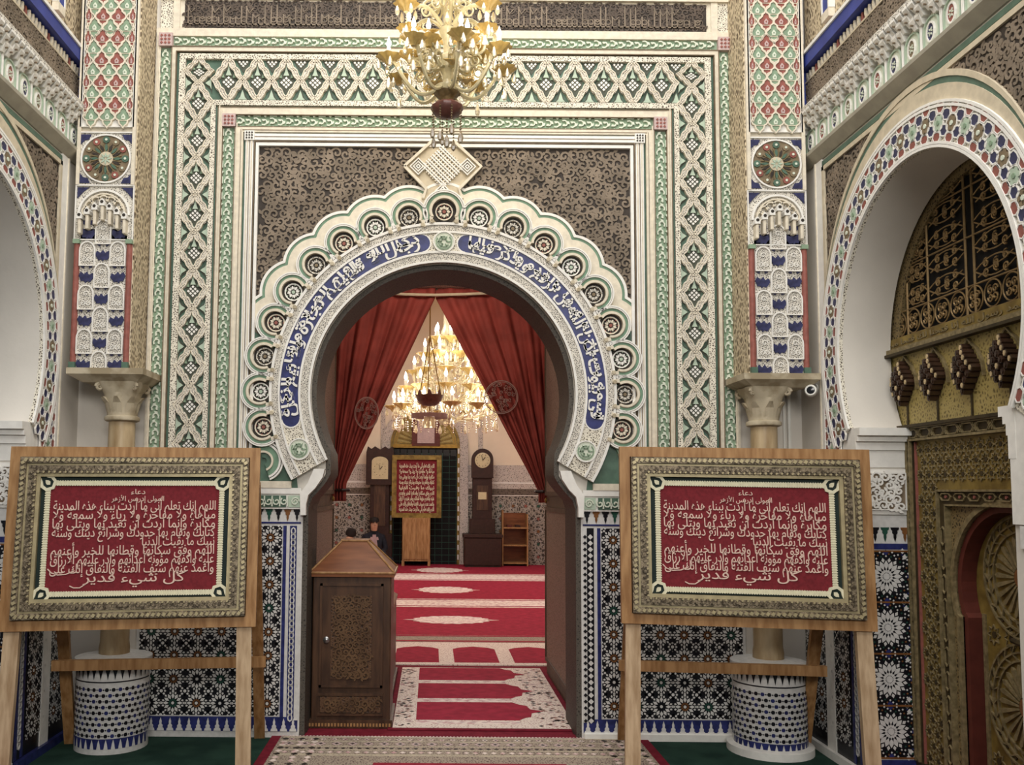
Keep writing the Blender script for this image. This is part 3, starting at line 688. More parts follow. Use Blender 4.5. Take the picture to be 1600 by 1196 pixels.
    for i in range(8):
        a=i*PI/4; m=MB(); m.loft([[(.086*cos(a+d),.086*sin(a+d),1.885) for d in (-.3,0,.3)]+[(.08*cos(a),.08*sin(a),1.885)],[(.10*cos(a+d),.10*sin(a+d),1.94) for d in (-.24,0,.24)]+[(.085*cos(a),.085*sin(a),1.94)],[(.125*cos(a+d),.125*sin(a+d),1.975) for d in (-.08,0,.08)]+[(.1*cos(a),.1*sin(a),1.975)]],'stone'); m.build('acanthus_leaf',cp)
    m=MB(); m.lathe([(.084,1.835),(.098,1.842),(.1,1.852),(.098,1.862),(.084,1.87)],'stone',28); m.build('necking',Cn,smooth=1)
    m=MB(); m.lathe([(.085,.50),(.085,.55),(.080,.58),(.079,1.2),(.074,1.84)],'marble',32); m.build('shaft',Cn,smooth=1)
    m=MB(); m.lathe([(.20,.0),(.20,.47),(.21,.475),(.21,.50),(.10,.515)],'tilewhite',36); DR=m.build('tiled_drum',Cn,smooth=1)
    m=MB()
    def wrap(x,y,w): return ((.2+w)*sin(x/.2),-(.2+w)*cos(x/.2),y)
    for i in range(-9,10):
        for j in range(9):
            x=i*.035+(j%2)*.0175; y=.10+j*.031; e=.0115
            vs=[wrap(x+e*cos(t),y+e*sin(t),.002) for t in [k*PI/3 for k in range(6)]]; m.add(vs,[list(range(6))],('black','black','tileblue')[(i+j)%3])
            x+=.0175; e=.005; m.add([wrap(x+e*cos(t),y+e*sin(t),.002) for t in [k*PI/2 for k in range(4)]],[[0,1,2,3]],'black')
    for y0,y1,k in ((.385,.392,'black'),(.03,.085,'tileblue')):
        for i in range(-20,20): m.add([wrap(i*.016,y0,.0015),wrap(i*.016+.016,y0,.0015),wrap(i*.016+.016,y1,.0015),wrap(i*.016,y1,.0015)],[[0,1,2,3]],k)
    for i in range(-8,9):
        x=i*.038; m.add([wrap(x-.013,.455,.002),wrap(x+.013,.455,.002),wrap(x+.006,.43,.002),wrap(x,.40,.002),wrap(x-.006,.43,.002)],[[4,3,2,1,0]],'black')
        m.add([wrap(x-.011,.03,.002),wrap(x+.011,.03,.002),wrap(x+.006,.06,.002),wrap(x,.082,.002),wrap(x-.006,.06,.002)],[[0,1,2,3,4]],'tilewhite')
    m.build('drum_mosaic',DR,kind='stuff')
    m=MB(); m.lathe([(.215,0),(.235,.0),(.235,.04),(.205,.05)],'white',36); m.build('base_kerb',Cn,smooth=1) if s>0 else None
# security camera and conduit
Cm=thing('security_camera','small white bullet security camera on the wall beside the column capital','camera',(2.118,-.25,2.035))
m=MB(); m.tube([(.045,.03,.02),(.01,.0,.012),(-.015,-.03,.0)],[.012,.012,.012],'plastic',8); m.lathe([(.03,-.004),(.03,.004)],'plastic',14,T=Tr(.042,.03,.02)@Matrix.Rotation(PI/2,4,'Y')); m.build('bracket',Cm)
m=MB(Tr(-.02,-.05,0)@Matrix.Rotation(R(-25),4,'Z')@Matrix.Rotation(PI/2,4,'X')); m.lathe([(.02,-.05),(.03,-.045),(.032,-.03),(.032,.045),(.028,.05)],'plastic',18); m.build('housing',Cm,smooth=1)
m=MB(Tr(-.02,-.05,0)@Matrix.Rotation(R(-25),4,'Z')@Matrix.Rotation(PI/2,4,'X')); m.lathe([(.022,.05),(.02,.052),(.0,.053)],'lens',16); m.build('lens',Cm,smooth=1)
m=MB(); m.tube([(2.085,-.012,1.35),(2.085,-.012,2.06)],.012,'plastic',8); m.tube([(2.055,-.008,1.35),(2.055,-.008,2.06)],.007,'plastic',8)
tag(m.build('cable_conduit'),'pair of white vertical cable conduits on the wall behind the column','conduit')
# ------------------------------------------------------------ side walls with horseshoe arches
SC_T,SC_Z=1.32,2.2; SRX,SRY=.76,.81
def sopen(d=0,n=48):
    rx,ry=SRX-d,SRY-d; a0=-R(31)
    top=[(SC_T+rx*cos(a),SC_Z+ry*sin(a)) for a in [a0+(PI-2*a0)*i/n for i in range(n+1)]]
    return [(SC_T+.63-d,0)]+[(SC_T+.63-d,1.78)]+top+[(SC_T-.63+d,1.78),(SC_T-.63+d,0)]
def bay(kc):
    m=MB(); h=.078
    m.prism(rect(-h,h,0,.262),0,.004,'lace')
    P=[(-.06,.012)]+[(-.06*cos(t),.095+.05*sin(t)) for t in [i*PI/8 for i in range(9)]]+[(.06,.012)]
    m.prism(P,.004,.008,'leafcream'); m.ribbon(P,.008,.004,.016,'green_pale',closed=True)
    m.disc(.026,.008,.014,kc,14,(0,.075),ey=1.5); m.ring(.026,.032,0,2*PI,.008,.018,'white',14,(0,.075),ey=1.5)
    for i in range(6): m.prism(leaf(.016,.004,3),.014,.018,'leafcream',Tr(0,.075)@Rz(i*PI/3)@Tr(.005,0))
    for x in (-.074,.074): m.bbox(x-.004,x+.004,0,.15,.004,.016,'white',.002)
    for r,(y,w_,xs) in enumerate(((.155,.045,(-.056,.056)),(.182,.06,(-.03,.03)),(.209,.075,(-.055,0,.055)))):
        for x in xs:
            m.loft([[(x-.012,y-.02,.004),(x+.012,y-.02,.004),(x+.012,y-.02,w_*.55),(x-.012,y-.02,w_*.55)],[(x-.02,y+.02,.004),(x+.02,y+.02,.004),(x+.02,y+.02,w_),(x-.02,y+.02,w_)],[(x-.02,y+.034,.004),(x+.02,y+.034,.004),(x+.02,y+.034,w_),(x-.02,y+.034,w_)]],'white')
            m.disc(.0045,w_*.8,w_*.8+.012,'grout_line',6,(x,y+.002))
    m.prism(rect(-h,h,.24,.262),.0,.075,'lace_fine'); return m.mesh('muqarnas_bay')
BAY=[bay('navy'),bay('brick'),bay('navy'),bay('ochre')]
def flower(k,kc='leafcream'):
    m=MB()
    for i in range(6): m.prism(leaf(.030,.0115,3),0,.009,k,Rz(i*PI/3)@Tr(.004,0)); 
    m.ring(.031,.0365,0,2*PI,0,.010,'white',10); m.disc(.009,.009,.013,kc,8); return m.mesh('inlay_flower')
def blob(k):
    m=MB(); P=[(-.026,0),(-.02,.018),(0,.022),(.02,.018),(.026,0),(.012,-.018),(-.012,-.018)]
    m.prism(P,0,.008,k); m.ribbon(P,.005,0,.010,'white',closed=True); return m.mesh('inlay_leaf')
FLW=[flower('green_pale','green'),flower('ochre')]; BLU=blob('navy'); RED=blob('brick')
corb=MB(); corb.loft([[(-.012,0,0),(.012,0,0),(.012,0,.008),(-.012,0,.008)],[(-.010,.025,0),(.010,.025,0),(.010,.025,.014),(-.010,.025,.014)],[(-.004,.05,0),(.004,.05,0),(.004,.05,.016),(-.004,.05,.016)]],'cream'); CORB=corb.mesh('corbel')
corb=MB(); corb.prism([(-.012,0),(.012,0),(.004,.05),(-.004,.05)],0,.012,'brick'); CORB2=corb.mesh('corbel')
ZJ=zcell(.235,'tilewhite','black',16,True)
for s in (1,-1):
    F=FR if s>0 else FLm; U=(lambda t,z,w_=0: (FR@Tr(t,z,w_)) if s>0 else (FL@Tr(-t,z,w_)))
    nm='wall_right' if s>0 else 'wall_left'
    m=MB(F); op=sopen(); m.prism([(0,0)]+op[::-1]+[(4.6,0),(4.6,5.3),(0,5.3)],-.26,0,'plaster',back=True); W=struct(m.build(nm,smooth=1))
    # spandrel
    m=MB(F); o2=[(SC_T+.955*cos(a),SC_Z+1.0*sin(a)) for a in [PI*i/40 for i in range(41)]]
    m.prism([(.42,3.285),(.42,2.2)]+[(x,y) for x,y in o2[::-1]][0:]+[(2.35,2.2),(2.35,3.285)],0,.006,'browndeep'); S2=m.build('spandrel_panel',W)
    m=MB(F); scrolls(m,lambda x,y:((x-SC_T)/.985)**2+((y-SC_Z)/1.03)**2>1 and .45<x<2.3,.43,2.35,2.2,3.28,.03,.006,'brownscroll',11,.24)
    m.build('scrollwork',S2,kind='stuff')
    m=MB(F); m.prism(rect(.395,.42,1.5,3.31),0,.018,'beige'); m.prism(rect(.395,2.5,3.285,3.31),0,.018,'beige'); m.build('spandrel_border',W)
    m=MB(F); m.prism(rect(.28,.385,0,3.36),0,.012,'white'); m.prism(rect(.30,.31,1.4,3.36),.012,.018,'cream'); m.build('white_pilaster_strip',W)
    m=MB(F); m.prism(rect(2.35,2.375,1.5,3.31),0,.018,'beige'); m.prism(rect(2.39,2.50,0,3.36),0,.012,'white'); m.build('white_pilaster_strip',W)
    m=MB(F); m.prism(rect(2.50,4.6,0,1.24),0,.008,'fartile'); m.prism(rect(1.99,4.6,1.25,1.335),0,.010,'tilewhite'); m.prism(rect(2.50,4.6,.05,.1),.008,.012,'tileblue'); m.prism(rect(2.50,4.6,1.22,1.25),0,.012,'tileblue'); m.build('pier_tile_dado',W)
    m=MB(F); m.prism(rect(2.50,4.6,1.335,1.425),0,.022,'lace'); m.build('carved_frieze',W)
    # arch mouldings
    def ell(r,k=1): return [(SC_T+(SRX+r)*cos(a),SC_Z+(SRY+r*k)*sin(a)) for a in [-R(30)+(PI+R(60))*i/60 for i in range(61)]]
    m=MB(F); m.band(ell(.0),ell(.195),0,.018,'lace'); AB=m.build('arch_band',W)
    for r in (.008,.022,.178,.195):
        m=MB(F); m.band(ell(r-.006),ell(r+.006),.01,.03,'white'); m.build('arch_fillet',AB)
    n=34
    for i in range(n):
        a=-R(26)+(PI+R(52))*i/(n-1)
        for (r,me,sc_) in ((.040,RED,1.15),(.070,BLU,1.2),(.103,FLW[i%2],1.2),(.137,BLU,1.2),(.166,RED,1.15)):
            a2=a+(.5*(PI+R(52))/(n-1) if me in (BLU,) else 0)
            t,z=SC_T+(SRX+r)*cos(a2),SC_Z+(SRY+r)*sin(a2)
            inst('inlay_flower' if me in FLW else 'inlay_leaf',me,AB,U(t,z,.018)@Rz((a2-PI/2) if s>0 else (PI/2-a2))@Sc(sc_))
    for t0,t1 in ((.365,.555),(2.085,2.275)):   # upright foot of the inlaid band
        m=MB(F); m.prism(rect(t0,t1,1.36,2.2),0,.014,'lace'); m.prism(rect(t0,t0+.010,1.36,2.2),.0,.026,'white'); m.prism(rect(t1-.010,t1,1.36,2.2),0,.022,'white'); m.build('upright_band',AB)
        for q in range(11):
            for (dt,me,sc_) in ((.028,RED,1.1),(.058,BLU,1.15),(.093,FLW[q%2],1.15),(.128,BLU,1.15),(.158,RED,1.1)):
                inst('inlay_flower' if me in FLW else 'inlay_leaf',me,AB,U(t0+dt,1.40+q*.074+(.037 if me is BLU else 0),.014)@Rz(PI/2)@Sc(sc_))
    def cresc(w0,w1):   # bands that widen towards the crown
        g=lambda w_:[(SC_T+(SRX+.2+w_*max(0,sin(a))**1.5)*cos(a),SC_Z+(SRY+.2+w_*max(0,sin(a))**1.5)*sin(a)) for a in [PI*i/48 for i in range(49)]]
        return g(w0),g(w1)
    for w0,w1,h,k in ((0,.075,.02,'beige'),(.075,.105,.016,'green_deep'),(.105,.135,.022,'beige')):
        m=MB(F); m.band(*cresc(w0,w1),0,h,k); m.build('arch_moulding',W)
    # cornice lip, muqarnas, carved band, blue trim
    m=MB(F); m.loft([[(.2,3.362,0),(4.5,3.362,0),(4.5,3.362,.01),(.2,3.362,.01)],[(.2,3.41,0),(4.5,3.41,0),(4.5,3.41,.055),(.2,3.41,.055)],[(.2,3.427,0),(4.5,3.427,0),(4.5,3.427,.058),(.2,3.427,.058)]],'lipgrey'); LPp=m.build('cornice_lip',W)
    m=MB(F); m.prism(rect(.2,4.5,3.425,3.69),0,.012,'lace_fine'); m.prism(rect(.39,4.5,3.318,3.345),0,.012,'green_deep'); CB=m.build('cornice_band',W)
    for i in range(22): inst('muqarnas_bay',BAY[i%4],CB,U(.28+i*.1585,3.427,.012))
    m=MB(F); m.prism(rect(.2,4.5,3.695,3.72),0,.03,'white'); m.prism(rect(.2,4.5,3.72,3.885),0,.012,'browndeep'); BB=m.build('brown_band',W)
    m=MB(F); scrolls(m,lambda x,y:True,.22,3.2,3.735,3.88,.022,.012,'brownscroll',21,.26); m.build('scrollwork',BB,kind='stuff')
    m=MB(F); m.prism(rect(.2,4.5,3.885,3.965),0,.004,'dark'); m.prism(rect(.2,4.5,3.885,3.895),0,.02,'beige'); CG=m.build('corbel_ground',W)
    for i in range(62): inst('corbel',CORB2 if i%7==3 else CORB,CG,U(.23+i*.04,3.893,.004))
    m=MB(F); m.prism([(.115,3.70),(.21,3.73),(.21,3.955),(4.5,3.955),(4.5,4.03),(.115,4.03)],0,.05,'cobalt'); m.build('blue_trim',W)
    m=MB(F); m.prism(rect(.09,4.5,4.03,4.05),0,.06,'white'); m.prism(rect(.0,.095,3.4,5.2),0,.03,'white'); m.build('white_trim',W)
    m=MB(F); m.prism(rect(.2,4.5,4.05,5.2),0,.008,'lace_brown'); m.prism(rect(.2,4.5,4.05,4.09),.008,.018,'brick'); UP=m.build('upper_carved_panel',W)
    for t in (.13,.55,1.05,1.55,2.05,2.55):
        m=MB(F); m.prism(rect(t-.035,t+.035,4.15,5.2),.008,.04,'cobalt'); m.prism(rect(t-.045,t+.045,4.10,4.15),.008,.045,'cream'); m.ribbon([(t-.042,4.15),(t-.042,5.2)],.012,.008,.045,'white'); m.ribbon([(t+.042,4.15),(t+.042,5.2)],.012,.008,.045,'white'); m.build('blue_strip',UP)
    # impost ledge and far jamb
    jt=SC_T-.63
    for t0,t1 in ((.55,.688),(1.952,2.09)):
        m=MB(F); m.prism(rect(t0,t1,1.34,1.79),0,.011,'white'); m.build('pier_plaster',W)
    for tt,dr in ((jt,1),(SC_T+.63,-1)):
        m=MB(F); 
        for z0,z1,o_ in ((1.755,1.795,.06),(1.725,1.755,.035),(1.68,1.725,.016),(1.59,1.68,.006)):
            x0,x1=sorted((tt-dr*.04,tt+dr*o_)); m.box(x0,x1,z0,z1,-.262,.012,'white')
        m.build('impost_moulding',W)
    FJ=frame((s,0,0),(0,0,1),(0,-1,0),(s*WX,-jt,0)) if s>0 else frame((1,0,0),(0,0,1),(0,-1,0),(-WXL-.262,-jt,0))
    m=MB(FJ); m.prism(rect(0,.262,0,1.34),0,.006,'tilewhite'); JP=m.build('jamb_tile_panel',W)
    for j in range(4): inst('zellige_tile',ZJ,JP,FJ@Tr(.131,.24+j*.262,.006)@Sc(1.08,1.11))
    for j in range(5):
        m=MB(FJ); m.prism(rect(.01,.252,.103+j*.262,.112+j*.262),.006,.011,'tilebrown'); m.build('border_strip',JP)
    m=MB(FJ); m.prism(rect(.0,.262,.05,.098),.006,.010,'tileblue'); m.prism(rect(.0,.262,1.165,1.195),.006,.010,'tileblue'); m.prism(rect(-.01,.27,0,.045),0,.03,'white'); m.build('blue_band',JP)
    for j in range(5): inst('merlon_tile',MER[(j+1)%4],JP,FJ@Tr(.028+j*.0515,1.205,.006)@Sc(1,1.05))
    m=MB(FJ); m.prism(rect(.0,.262,1.345,1.58),0,.012,'white'); m.prism(rect(.02,.242,1.37,1.56),.012,.014,'grout_line')
    scrolls(m,lambda x,y:True,.04,.23,1.39,1.55,.026,.014,'white',14,.22,.010); m.ribbon(rect(.02,.242,1.37,1.56),.008,.014,.022,'white',closed=True)
    m.build('carved_plaster_panel',JP)
    # tiles on the pier beside the column
    m=MB(F); m.prism(rect(.0,.68,0,1.335),0,.006,'black'); m.prism(rect(.585,.61,.05,1.2),.006,.010,'tileblue'); m.prism(rect(.655,.68,.05,1.2),.006,.010,'tileblue'); PT=m.build('tile_dado',W)
    m=MB(F); chain(m,.632,.1,1.2,.014,Tr(0,0,.006)); m.build('border_strip',PT)
    for i in range(4):
        for j in range(8): inst('zellige_tile',ZC[0 if (i+j)%3 else 2],PT,U(.075+i*.1385,.195+j*.1385,.006))
    m=MB(F); m.prism(rect(0,.68,.0,.045),0,.03,'white' if s>0 else 'tileblue'); m.build('kerb',PT)
# carpets inside the side arches
for s in (1,-1):
    m=MB(); x0,x1=sorted((s*1.98,s*2.43)); m.bbox(x0,x1,-1.93,-.73,0,.012,'carpetdark',.004); tag(m.build('carpet_strip'),'plain dark red carpet strip in front of the golden wooden door' if s>0 else 'plain dark red carpet strip beneath the arch to the pale court','carpet')
# blank pale panel closing the left arch
m=MB(); m.box(-3.6,-3.5,-6,1,0,5.3,'bluewhite'); struct(m.build('wall_left_court')); m=MB(); m.box(-3.6,-2.6,-6.5,1,-.06,0,'stone'); struct(m.build('floor_left_court'))
# ------------------------------------------------------------ golden carved screen behind the right arch
m=MB(FG); 
def dopen(d=0): 
    c=(1.46,1.03); r=.375-d
    return [(c[0]-.33+d,0),(c[0]-.33+d,.88)]+[(c[0]-r*cos(t),c[1]+r*sin(t)) for t in [-R(22)+(PI+R(44))*i/28 for i in range(29)]]+[(c[0]+.33-d,.88),(c[0]+.33-d,0)]
m.prism([(.3,0)]+dopen()+[(4.6,0),(4.6,2.25),(.3,2.25)],-.1,0,'gold',back=True); GW=struct(m.build('wall_right_screen'))
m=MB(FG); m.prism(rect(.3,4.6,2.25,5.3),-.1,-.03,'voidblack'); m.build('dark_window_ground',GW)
# carved strap pattern below
m=MB(FG); random.seed(4)
def star(m,x,z,r,k,n=8,w=.0):
    P=[((r if i%2==0 else r*.62)*cos(i*PI/n)+x,(r if i%2==0 else r*.62)*sin(i*PI/n)+z) for i in range(2*n)]
    m.ribbon(P,.006,w,w+.006,k,closed=True); m.disc(r*.38,w,w+.003,'golddark',6,(x,z))
for i in range(28):
    for j in range(25):
        x=.80+i*.072; z=.14+j*.064
        if abs(x-1.46)<.53 and z<1.52: continue
        if z>1.72 or x>2.5: continue
        star(m,x+(j%2)*.036,z,.034,'goldline')
m.build('star_carving',GW,kind='stuff')
for (x0,x1,z0,z1) in ((.70,4.6,1.725,1.80),(.70,.745,.1,1.725)):
    m=MB(FG); m.prism(rect(x0,x1,z0,z1),0,.016,'golddark'); L=x1-x0 if x1-x0>z1-z0 else z1-z0; hz=x1-x0>z1-z0
    for e in (.006,-.006):
        if hz:
            zz=z0 if e>0 else z1; m.prism(rect(x0,min(x1,3),zz+e-.006,zz+e+.006),.016,.03,'goldline')
        else:
            xx=x0 if e>0 else x1; m.prism(rect(xx+e-.006,xx+e+.006,z0,z1),.016,.03,'goldline')
    q=0
    while q<min(L,2.2):
        cx,cz=(x0+q+.06,(z0+z1)/2) if hz else ((x0+x1)/2,z0+q+.06); h=.02 if hz else .012
        P=[(-.05,0),(-.035,h),(.035,h),(.05,0),(.035,-h),(-.035,-h)]
        if not hz: P=[(b,a) for a,b in P]
        m.ribbon([(cx+a,cz+b) for a,b in P],.006,.016,.026,'goldline',closed=True)
        d=.06; P=[(-.012,-h),(.012,h)] 
        for sg in (-1,1):
            a,b=(cx+d,cz) if hz else (cx,cz+d); m.ribbon([(a-.012,b-sg*h),(a+.012,b+sg*h)],.005,.016,.026,'goldline')
        q+=.12
    m.build('carved_rail',GW)
m=MB(FG); m.prism(rect(.76,.768,.1,1.72),0,.012,'brick'); m.prism(rect(.3,4.6,0,.1),0,.02,'golddark'); m.build('red_fillet',GW)
# bright gold frieze with honeycomb bosses
m=MB(FG); m.prism(rect(.3,4.6,1.805,2.19),0,.006,'goldbright'); GF=m.build('gold_frieze',GW)
m=MB(FG); m.prism(rect(.3,4.6,2.185,2.2),0,.05,'golddark'); m.prism(rect(.3,4.6,2.2,2.225),0,.04,'goldline'); m.prism(rect(.3,4.6,2.225,2.285),-.02,.012,'gold'); m.prism(rect(.3,4.6,1.795,1.81),0,.045,'golddark'); m.build('frieze_moulding',GW)
vs,fs,bb=textgeo('لا إله إلا الله محمد رسول الله إنا فتحنا لك فتحا مبينا',.01,.05)
m=MB(FG); m.add([(2.1-(1-(x-bb[0])/(bb[1]-bb[0]))*1.6,2.245+y*.04,.014+z*.05) for x,y,z in vs],fs,'goldline'); m.build('frieze_lettering',GW)
def boss():
    m=MB(); rows=[(.088-.0255*r,n) for r,n in enumerate((1,2,3,4,5,4,3,2,1))]
    for r,(z,n) in enumerate(rows):
        for i in range(n):
            x=(i-(n-1)/2)*.036; d=.02+.055*max(0,1-(abs(x)/.11)**1.5)*max(0,1-(abs(z+.014)/.15)**1.5)
            hexa=[(x+.0165*cos(t),z+.019*sin(t)) for t in [j*PI/3 for j in range(6)]]
            m.prism(hexa,0,d,'bosscell'); m.prism([(x+(a-x)*.45,z+(b-z)*.7) for a,b in hexa],d,d+.005,'bossglint' if (i*2+r)%3==0 else 'bosscell')
    return m.mesh('honeycomb_boss')
BO=boss()
for i in range(6):
    t=.70+i*.28; o=inst('honeycomb_boss',BO,GF,FG@Tr(t,2.045,.006))
    m=MB(FG); P=[(t-.11,1.99)]+[(t+a,z) for a,z in ((-.10,2.06),(-.065,2.12),(-.03,2.145),(0,2.175),(.03,2.145),(.065,2.12),(.10,2.06))]+[(t+.11,1.99)]
    m.ribbon(P,.01,.006,.02,'goldline'); m.box(t+.003,t+.012,1.81,1.93,.006,.014,'golddark'); m.build('pointed_arch_moulding',GF)
# wrought grille in the lunette
m=MB(FG); 
Zs=(2.29,2.425,2.66,2.90,3.12)
GR=MB(FG)
GR.band([(SC_T+.70*cos(a),SC_Z+.77*sin(a)) for a in [PI*i/40 for i in range(41)]],[(SC_T+.80*cos(a),SC_Z+.86*sin(a)) for a in [PI*i/40 for i in range(41)]],-.03,.0,'goldlace')
GRo=GR.build('grille_border',GW)
for t in (.70,.90,1.225,1.29,1.60,1.90):
    m=MB(FG); m.tube([(t,2.28,-.012),(t,3.1,-.012)],.0065,'iron',6); m.build('grille_bar',GW)
for z in Zs[:4]:
    m=MB(FG); m.tube([(.5,z,-.012),(2.2,z,-.012)],.005,'iron',6); m.build('grille_bar',GW)
def sscroll(w_,h):
    m=MB()
    for s in (-1,1):
        for tx,tz in ((-.24*w_,.2*h),(.02*w_,.08*h),(.26*w_,.24*h)):
            m.tube([(s*0+x,s*y if False else y,0) for x,y in spiral(tx,s*tz,.16*min(w_,h*1.3),1.5,s*1.2,s,14,.15)],.0045,'iron',5)
        m.tube([(x*w_,s*(.46-1.6*x*x)*h*.9,0) for x in [i/8-.5 for i in range(9)]],.004,'iron',5)
    m.tube([(-.45*w_,-.3*h,0),(-.2*w_,-.08*h,0),(.2*w_,.08*h,0),(.45*w_,.3*h,0)],.004,'iron',5)
    return m.mesh('scroll_panel')
def quat(w_,h):
    m=MB()
    for i in range(4): m.tube([(x,y,0) for x,y in spiral(.024*cos(PI/4+i*PI/2),.024*sin(PI/4+i*PI/2),.022,1.2,i*PI/2,1,10,.2)],.0048,'iron',5)
    m.tube([(x,y,0) for x,y in arc((0,0),.062,0,2*PI,20)],.004,'iron',5); return m.mesh('quatrefoil')
tt=(.90,1.225),(1.29,1.60),(1.60,1.90),(.70,.90)
for (a,b) in tt:
    for j in range(1,4):
        wd=b-a; hh=Zs[j+1]-Zs[j]
        for q in (0,.5): inst('scroll_panel',sscroll(wd*.92,hh*.46),GW,FG@Tr((a+b)/2,Zs[j]+hh*(.25+q),-.012))
QT=quat(.13,.13)
for i in range(12): inst('quatrefoil',QT,GW,FG@Tr(.62+i*.133,2.357,-.012))
# pointed door with wheel carving
m=MB(FG); z0=.0
for (a,b,h,k) in ((.985,1.05,.02,'golddark'),(1.05,1.058,.034,'goldline'),(.98,.99,.034,'goldline')):
    m.prism([(a,0),(b,0),(b,1.475-(b-.98)),(2.92-b,1.475-(b-.98)),(2.92-b,0),(2.92-a,0),(2.92-a,1.475-(a-.98)),(a,1.475-(a-.98))],0,h,k)
q=.03
while q<.85:
    m.ribbon([(1.02+q+a,1.44+b) for a,b in ((-.045,0),(-.03,.016),(.03,.016),(.045,0),(.03,-.016),(-.03,-.016))],.006,.02,.028,'goldline',closed=True); m.disc(.008,.02,.026,'brick',6,(1.02+q,1.44)); q+=.115
q=.1
while q<1.35:
    m.ribbon([(1.017+a,q+b) for b,a in ((-.045,0),(-.03,.016),(.03,.016),(.045,0),(.03,-.016),(-.03,-.016))],.006,.02,.028,'goldline',closed=True); q+=.115
m.build('door_surround',GW)
m=MB(FG); P=dopen(); m.prism([(1.055,0)]+P+[(1.865,0),(1.865,1.405),(1.055,1.405)],0,.006,'goldlace'); m.build('door_spandrel',GW)
m=MB(FG); m.band(dopen(0),dopen(-.025),0,.022,'goldline'); m.build('door_arch_moulding',GW)
m=MB(FG); m.band(dopen(.03),dopen(-.002),-.1,-.0,'redpaint'); m.build('door_reveal',GW)
DR=thing('arched_door','carved golden wooden door with wheel rosettes under a pointed red reveal','door',(GX+.07,-1.46,0))
DT=Tr(-GX-.07,1.46,0)
FD=DT@FG@Tr(0,0,-.07)
for s in (-1,1):
    m=MB(FD); P=[p for p in dopen(.032)]; P=[(x,z) for x,z in P if (x-1.46)*s>=-.001]
    m.prism(([(1.46,0)]+P[::1]+[(1.46,1.375)]) if s<0 else ([(1.46,1.375)]+P+[(1.46,0)]),-.02,0,'gold'); lf=m.build('door_leaf',DR)
def wheel():
    m=MB(); m.disc(.045,0,.014,'tilebrown',14)
    for i in range(24):
        a=i*PI/12; m.prism([(.05,-.004),(.17,-.011),(.185,0),(.17,.011),(.05,.004)],0,.012,'goldline' if i%1==0 else 'gold',Rz(a))
    for r in (.20,.235,.27): m.ribbon(arc((0,0),r,0,2*PI,32)[:-1],.009,0,.010,'goldline',closed=True)
    for i in range(24):
        a=i*PI/12; m.ribbon([(.2*cos(a),.2*sin(a)),(.236*cos(a+.13),.236*sin(a+.13)),(.27*cos(a),.27*sin(a))],.007,0,.009,'goldline')
        m.disc(.008,0,.006,'golddark',6,(.253*cos(a+.13),.253*sin(a+.13)))
    return m.mesh('wheel_rosette')
WH=wheel()
for z in (1.09,.535,.0): 
    if z>.1: inst('wheel_rosette',WH,DR,FD@Tr(1.46,z,0)@Sc(1.0))
m=MB(FD)
for z in (.815,.25):
    for x in (-.22,-.1,.1,.22): star(m,1.46+x,z,.045,'goldline')
for s in (-1,1): m.prism(rect(1.46+s*.285-.012,1.46+s*.285+.012,0,.9),0,.008,'goldline')
m.build('leaf_carving',DR,kind='stuff')
m=MB(FD); m.tube([(1.40,.815,.02),(1.62,.79,.025)],.013,'golddark',8); m.build('bolt',DR)
pl=MB(FD); pl.bbox(1.505,1.54,.66,.70,.02,.045,'brass',.004); pl.tube([(1.512,.70,.03),(1.512,.725,.03),(1.522,.737,.03),(1.533,.725,.03),(1.533,.70,.03)],.004,'metal',6); pl.build('padlock',DR)
# ------------------------------------------------------------ easels with framed embroidered panels
LINES=['دعاء','المولى إدريس الأزهر','اللهم إنك تعلم أني ما أردت ببناء هذه المدينة','مباهاة ولا مفاخرة ولا رياء ولا سمعة ولا','مكابرة وإنما أردت أن تعبد بها ويتلى بها','كتابك وتقام بها حدودك وشرائع دينك وسنة','نبيك ما بقيت الدنيا','اللهم وفق سكانها وقطانها للخير وأعنهم','عليه واكفهم مؤونة أعدائهم وأدر عليهم الأرزاق','واغمد عنهم سيف الفتنة والنفاق إنك على','كل شيء قدير']
def strap(m,p,q,wx,wy,k):   # square bar between two points
    p,q=Vector(p),Vector(q); d=(q-p).normalized(); x=Vector((1,0,0)); x=(x-d*x.dot(d)).normalized(); y=d.cross(x)
    rg=[[c+x*(a*wx/2)+y*(b*wy/2) for a,b in ((-1,-1),(1,-1),(1,1),(-1,1))] for c in (p,q)]
    m.loft(rg,k)
